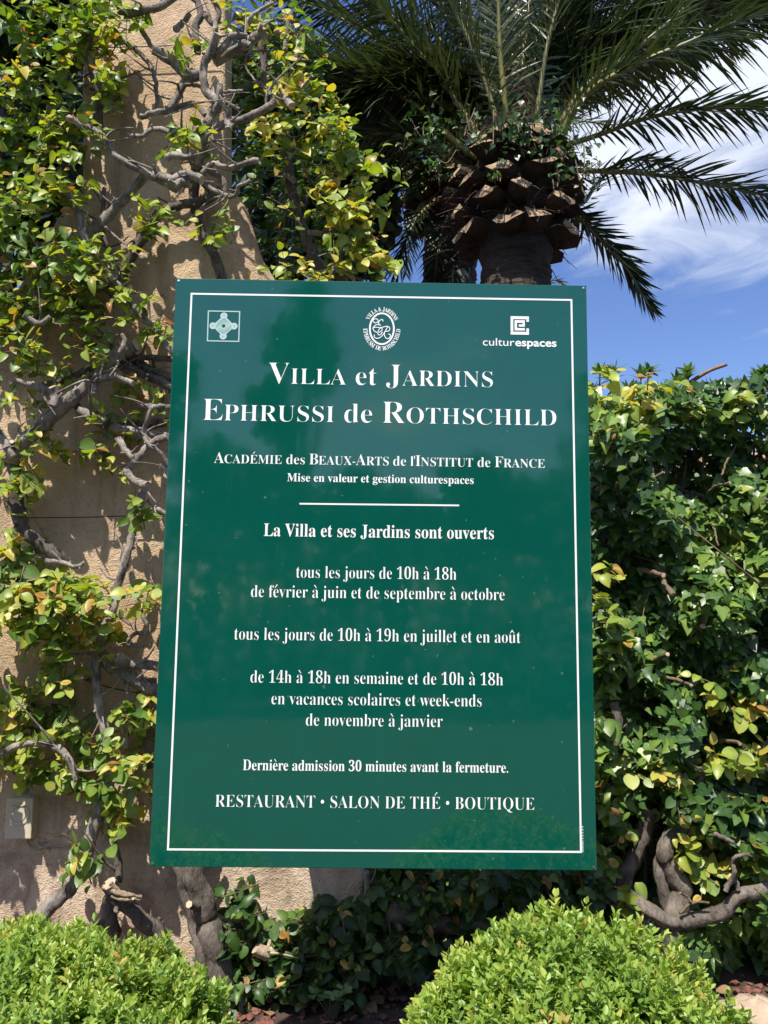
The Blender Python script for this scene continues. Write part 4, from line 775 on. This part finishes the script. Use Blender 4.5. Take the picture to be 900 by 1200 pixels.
def palm(ctr, Y, zc, rt, zbulb0, zbulb1, rb, label, manual, nf, seed, flen=3.1, stubs=True, avoid=None, els=(-.25, 1.35), detail=70):
    random.seed(seed); t = thing('palm_tree', (ctr, Y, GZ), label, 'palm tree')
    g = Geo(); zs = np.linspace(GZ-.1, zc, 320); rr = rt*(1+.03*np.sin(zs*31)+.02*np.sin(zs*13)); rr = rr*(1+.02*np.sin(zs*120)*(zs < zbulb0)); rr = np.where(zs > zbulb0, rr*1.12, rr)
    tube(g, np.stack([np.full(320, ctr)+.012*np.sin(zs*3), np.full(320, Y), zs], 1), rr, 40, 0, rough=.022); g.build('trunk', PALMB, t)
    if stubs:
        rows = 5
        for r in range(rows):
            z = zbulb0+(zbulb1-zbulb0)*r/(rows-1.); nr = 10; R = rb*(.86, 1.0, 1.03, .98, .88)[r]
            for k in range(nr):
                a = 2*math.pi*(k+.5*(r % 2))/nr+random.uniform(-.12, .12); out = np.array([math.cos(a), math.sin(a), 0]); tan = np.array([-out[1], out[0], 0])
                ax = nrm(out+np.array([0, 0, random.uniform(-.10, .14)+.07*r])); upv = np.cross(tan, ax); upv = upv if upv[2] > 0 else -upv
                L = random.uniform(.26, .36); p = np.array([ctr, Y, z+random.uniform(-.05, .05)])+out*(R-L*random.uniform(.82, 1.0)); w = .135*random.uniform(.75, 1.2); h = .085*random.uniform(.75, 1.25)
                prof = [(-1,.0),(-.6,.55),(0,.8),(.6,.55),(1,.0),(.55,-.75),(0,-1.),(-.55,-.75)]; V = []; sk = random.uniform(.2, .75); sl = random.uniform(-.3, .3)
                for s_, sc in ((0, .62), (.7, 1.0), (1.0, .92)):
                    for x, y in prof: V.append(p+ax*(L*s_-((y*sk*h+x*sl*w) if s_ == 1. else 0))+tan*x*w*sc+upv*y*h*sc+RNG.normal(0, .011, 3))
                gg = Geo(); F = [[i+8*q, (i+1) % 8+8*q, (i+1) % 8+8*(q+1), i+8*(q+1)] for q in range(2) for i in range(8)]
                V.append(np.mean(V[16:24], 0)+ax*random.uniform(.0, .03)); gg.add(V, F, 0); gg.add(V[16:25], [[i, (i+1) % 8, 8] for i in range(8)], 1); o = gg.build('leaf_stub', [STUBB, STUBC], t, smooth=False)
        gg = Geo(); tube(gg, np.stack([np.full(10, ctr), np.full(10, Y), np.linspace(zbulb1-.1, zc+.55, 10)], 1), np.linspace(rb*.62, rb*.3, 10), 18, rough=.06)
        for _ in range(230):      # loose hairs of fibre between the stubs
            a = random.uniform(0, 6.283); o_ = np.array([math.cos(a), math.sin(a), 0]); z = random.uniform(zbulb0-.12, zbulb1+.15); p = np.array([ctr, Y, z])+o_*rb*random.uniform(.55, .85); v = o_*random.uniform(.1, .35)+np.array([random.gauss(0, .1), random.gauss(0, .1), random.uniform(-.32, .1)])
            tube(gg, catmull([p, p+v*.5+[0, 0, .04], p+v], 6), np.linspace(.007, .003, 6), 4)
        gg.build('fibre_sheath', FIBER, t)
    c = np.array([ctr, Y, zc])
    for pts, kw in manual: frond(t, pts, **kw)
    k = 0; tries = 0
    while k < nf and tries < 600:
        tries += 1; a = tries*2.39996+random.uniform(-.2, .2); el = els[0]+(els[1]-els[0])*((tries*.618) % 1); out = np.array([math.cos(a), math.sin(a), 0])
        if avoid and avoid(out, el): continue
        k += 1; L = flen*random.uniform(.85, 1.1); v = out*math.cos(el)+np.array([0, 0, math.sin(el)]); sag = .55*math.cos(el)+.12
        side = np.array([-out[1], out[0], 0])*random.uniform(-.12, .12)
        pts = [c+out*rb*.35*math.cos(el)+np.array([0, 0, -.25+.3*max(0, math.sin(el))])]+[c+v*L*q+np.array([0, 0, -sag*L*q*q*.75])+out*q*q*L*.12*math.sin(max(el, 0))+side*L*q*q for q in (.3, .6, .85, 1.)]
        frond(t, pts, n=detail, leaf=.46, tone=random.uniform(.3, .5), hang=.3)
    return t
PY = 7.2; pc = P(602, 170, PY); zb0 = P(602, 278, PY)[2]; zb1 = P(602, 196, PY)[2]
f = lambda lst: [P(x, y, Y) for x, y, Y in lst]
man = [(f([(655,172,7.1),(690,162,7.1),(760,138,7.0),(830,127,6.9),(905,130,6.8),(960,150,6.7)]), dict(n=120, leaf=.50, tone=.3, hang=.35)),
       (f([(650,200,7.2),(690,200,7.2),(760,204,7.2),(825,215,7.2),(905,232,7.2),(960,262,7.2)]), dict(n=120, leaf=.50, tone=.25, hang=.3)),
       (f([(650,235,7.4),(682,258,7.5),(709,285,7.5),(737,318,7.5),(752,345,7.5),(764,362,7.5)]), dict(n=110, leaf=.36, tone=.22, hang=.15, bare=.05)),
       (f([(650,180,7.0),(664,146,6.9),(690,108,6.7),(741,78,6.5),(807,50,6.3),(900,14,6.1),(1000,0,5.9)]), dict(n=130, leaf=.58, tone=.38, hang=.6, r0=.036)),
       (f([(645,180,7.1),(655,150,7.0),(685,103,6.9),(741,61,6.8),(797,14,6.7),(850,-40,6.6),(900,-70,6.5)]), dict(n=120, leaf=.56, tone=.38, hang=.5, r0=.034)),
       (f([(640,240,7.6),(680,240,7.9),(700,215,8.1),(730,190,8.3),(770,190,8.4),(800,205,8.4)]), dict(n=60, leaf=.36, tone=.25, hang=.3)),
       (f([(594,180,7.0),(592,126,6.9),(586,60,6.8),(584,-10,6.7),(584,-90,6.5)]), dict(n=80, leaf=.46, tone=.5, r0=.038)),
       (f([(588,180,7.0),(577,121,6.95),(555,60,6.9),(527,0,6.9),(500,-60,6.8)]), dict(n=80, leaf=.46, tone=.5, r0=.038)),
       (f([(575,180,7.1),(557,155,7.0),(520,95,7.0),(499,70,7.0),(444,8,6.9),(400,-30,6.9)]), dict(n=96, leaf=.52, tone=.5, hang=.45, r0=.036)),
       (f([(560,185,7.1),(530,163,7.1),(483,120,7.1),(425,89,7.0),(378,62,7.0),(310,40,7.0)]), dict(n=110, leaf=.58, tone=.42, hang=.7, r0=.034)),
       (f([(560,200,7.2),(522,179,7.2),(483,163,7.2),(437,155,7.2),(390,160,7.2),(340,180,7.2)]), dict(n=100, leaf=.48, tone=.35, hang=.6, r0=.03)),
       (f([(620,180,7.0),(630,126,6.95),(640,60,6.9),(655,0,6.9),(670,-60,6.8)]), dict(n=80, leaf=.46, tone=.45, r0=.034))]
random.seed(4)
for i, th in enumerate(list(np.linspace(22, 128, 27))+list(np.linspace(150, 172, 7))):
    th = math.radians(180-th if i < 27 else th)+random.gauss(0, .04); Ye = 7.4+random.uniform(.0, 1.3); dr = 130*abs(math.cos(th))**1.5; L = random.uniform(300, 400)
    if i >= 27: th = math.radians(50)-random.uniform(-.1, .35)
    q = [(602+L*u*math.cos(th), 175-L*u*math.sin(th)+dr*u**2.4, 7.3+(Ye-7.3)*u) for u in (.05, .3, .55, .8, 1.)]
    man.append((f(q), dict(n=110, leaf=random.uniform(.48, .6), tone=random.uniform(.25, .5), hang=random.uniform(.3, .6), r0=.03)))
for i in range(12):
    e = [(602,175,7.3),(560-5*i,120-3*i+random.uniform(-15,15),7.2),(480-8*i,70+6*i,7.1),(410-6*i,80+14*i,7.1),(365-3*i+random.uniform(-15,15),130+16*i,7.1)]
    man.append((f(e), dict(n=104, leaf=random.uniform(.44, .56), tone=random.uniform(.2, .45), hang=.6, r0=.026)))
for i in range(6):
    e = [(615,170,7.4),(690,95-6*i,7.5),(780,40-10*i,7.6),(870,10-4*i,7.7),(950,30+6*i,7.7)]
    man.append((f(e), dict(n=110, leaf=.54, tone=random.uniform(.2, .4), hang=.5, r0=.03)))
palmA = palm(pc[0], PY, pc[2]+.1, .325, zb0-.03, zb1, .585, 'large date palm with a pineapple of cut stubs behind the board', man, 60, 21,
     avoid=lambda o, el: (o[0] > .15 and el < .75 and o[1] < .75) or (o[0] > .3 and el < .45) or o[1] < -.1)
# ivy scrambling over the crown of the palm
gl, gt = Geo(), Geo(); ip = thing('ivy_plant', pc+np.array([.1, -.7, 0]), 'small ivy scrambling over the stubs of the large palm', 'climbing plant')
for x, y, rx, ry in ((640,140,38,32),(600,150,34,26),(625,165,34,20),(560,160,20,18),(668,175,25,30),(612,150,22,24),(505,150,30,30),(512,190,16,26),(690,205,12,26),(580,207,13,8),(655,205,12,12),(545,135,20,18)):
    n = int(rx*ry*.09); Yc = PY-.78 if 540 < x < 680 else PY-.45
    pos = np.array([P(x+random.gauss(0, rx*.55), y+random.gauss(0, ry*.55), Yc+random.uniform(-.1, .3)) for _ in range(n)])
    leaves(gl, IVY, pos, RNG.normal(0, .6, (n, 3))+[0, -.3, -.5], RNG.normal(0, .5, (n, 3))+[0, -.7, .5], RNG.uniform(.03, .07, n), np.clip(RNG.normal(.24, .2, n), 0, 1))
    for _ in range(4):
        i, j = random.randrange(n), random.randrange(n); tube(gt, catmull([pos[i], (pos[i]+pos[j])/2+[0, 0, -.08], pos[j]], 8), .006, 4)
gl.build('foliage', IVYM, ip); gt.build('stems', TWIG, ip)
# second palm behind, in the shade of the first
pb = P(528, 205, 10.5)
palm(pb[0], 10.5, pb[2], .36, P(528, 260, 10.5)[2], P(528, 215, 10.5)[2], .60, 'smaller shaded palm with drooping fronds partly behind the large palm', [(f([(528,230,10.2),(500,215,10.),(470,235,9.9),(452,275,9.8),(444,330,9.8)]), dict(n=70, leaf=.5, tone=.3, hang=.3)), (f([(528,240,10.2),(505,240,10.),(485,262,9.8),(470,300,9.7),(462,350,9.7)]), dict(n=70, leaf=.5, tone=.25, hang=.3)), (f([(530,220,10.2),(500,195,10.),(465,190,9.9),(435,205,9.8),(410,240,9.8)]), dict(n=70, leaf=.5, tone=.35, hang=.3)), (f([(535,240,10.0),(522,260,9.8),(512,300,9.6),(508,350,9.5)]), dict(n=60, leaf=.4, tone=.2, hang=.2))], 26, 5, els=(-.5, .9), detail=50, avoid=lambda o, el: o[0] > .45 and el < .5)
pcf = P(600, 392, 17)
palm(pcf[0], 17, pcf[2], .3, pcf[2]-.6, pcf[2]-.1, .5, 'distant palm with one frond tip showing over the right top corner of the board', [(f([(602,385,17),(622,350,17),(640,332,17),(654,329,17),(666,339,17)]), dict(n=50, leaf=.3, tone=.7, hang=.3))], 10, 8, els=(-.5, .1), detail=40, stubs=False, avoid=lambda o, el: o[0] > -.1, flen=2.2)
# floodlight clamped on the shaded palm's side
fl = thing('floodlight', P(541, 326, 9.6), 'dark floodlight with a round lens between the two palm trunks', 'lamp')
g = Geo(); a, b = P(531, 334, 9.6), P(551, 311, 9.6); box(g, (a[0], 9.6, a[2]), (b[0], 9.78, b[2])); bevel(g.build('housing', LAMPB, fl, smooth=False), .02)
g = Geo(); disc(g, np.array([(a[0]+b[0])/2, 9.6, a[2]+(b[2]-a[2])*.62]), .06, .05, 0, -.03); disc(g, np.array([(a[0]+b[0])/2+.02, 9.6, a[2]+(b[2]-a[2])*.25]), .04, .035, 0, -.03); g.build('lens', LAMPG, fl, smooth=False)
g = Geo(); cxx = (a[0]+b[0])/2; tube(g, [(cxx, 9.75, a[2]+.1), (cxx-.01, 9.95, a[2]+.0), (pb[0]+.05, 10.3, a[2]-.05)], .025, 8); g.build('bracket', ALU, fl)

# ------------------------------------------------------------------ trees
def tree(x, y, h, rc, label, seed, n=4200, ls=.16, tone=.4, leafm=FARL, tall=1.0, group=None, z0=0.):
    rs = np.random.default_rng(seed); t = thing('broadleaf_tree', (x, y, z0), label, 'tree', group); g = Geo()
    th = h*.45; tube(g, catmull([(x, y, z0-.1), (x+rs.normal(0, .1), y, z0+th*.5), (x+rs.normal(0, .2), y+rs.normal(0, .2), z0+th)], 12), np.linspace(h*.03, h*.018, 12), 10, rough=.04)
    cs = []
    for k in range(11):
        a = k*2.4; r = rc*rs.uniform(.35, .85); z = z0+th+(h-th)*rs.uniform(.05, .85); c = np.array([x+math.cos(a)*r, y+math.sin(a)*r, z]); cs.append((c, rc*rs.uniform(.32, .55)))
        tube(g, catmull([(x, y, z0+th*.8), (c+np.array([x, y, z0+th]))/2+rs.normal(0, .15, 3), c], 10), np.linspace(h*.013, h*.004, 10), 6)
    cs.append((np.array([x, y, z0+h*.82]), rc*.5)); g.build('trunk', BARKD, t)
    gl = Geo(); pos = []
    for c, r in cs:
        m = n//len(cs); u = nrm(rs.normal(0, 1, (m, 3)))*(rs.random((m, 1))**.35)*r*[1, 1, .75*tall]; pos.append(c+u*(1+.25*np.sin(u[:, :1]*9)))
    pos = np.vstack(pos); m = len(pos); leaves(gl, OVATE, pos, rs.normal(0, 1, (m, 3))+[0, 0, -.4], rs.normal(0, .6, (m, 3))+[0, 0, .8], ls*rs.uniform(.6, 1.2, m), np.clip(rs.normal(tone, .25, m), 0, 1)); gl.build('crown', leafm, t)
p = P(15, 130, 6.5); tree(p[0], 6.5, p[2]+1.3, 1.5, 'dark dense tree at the top left corner beyond the pier', 1, 9000, .15, .15)
p = P(335, 210, 9.0); tree(p[0], 9.0, p[2]+1.2, 1.35, 'dark green tree glimpsed behind the fig right of the pier', 2, 9000, .15, .2)
GRP = 'trees facing the board across the path'
for i, (x, y, h, rc) in enumerate(((-8.5,-11,8.6,2.6),(-5.2,-12,8.2,1.7),(-3.2,-14,5.6,1.6),(-1.7,-13,9.4,.9),(.4,-14,4.8,1.3),(2.4,-13.5,5.4,1.2),(5.0,-12,7.4,1.7),(8.6,-11,9.0,2.6),(-.6,-16,4.6,2.2),(3.6,-16,5.0,2.0))):
    tree(x, y, h, rc, 'leafy tree across the road, seen only reflected in the glossy green board', 30+i, 3000, .26, .35, group=GRP)
hb = thing('laurel_hedge', (0, -9.4, 0), 'long hedge across the road, seen only as a reflection in the board', 'hedge')
n = 9000; g = Geo(); x = RNG.uniform(-15, 15, n); z = RNG.uniform(.05, 2.7, n)+.25*np.sin(x*1.7); leaves(g, OVATE, np.stack([x, -9.4+RNG.uniform(-.1, .5, n)+.15*np.sin(x*3+z*2), z], 1), RNG.normal(0, .7, (n, 3))+[0, .4, -.4], RNG.normal(0, .5, (n, 3))+[0, .8, .5], RNG.uniform(.14, .24, n), np.clip(RNG.normal(.4, .25, n), 0, 1)); g.build('foliage', FARL, hb)
g = Geo(); [tube(g, [(q, -9.75, 0), (q+.1, -9.8, 1.2), (q, -9.75, 2.3)], .05, 6) for q in np.arange(-14.5, 15, .9)]; g.build('stems', BARKD, hb)
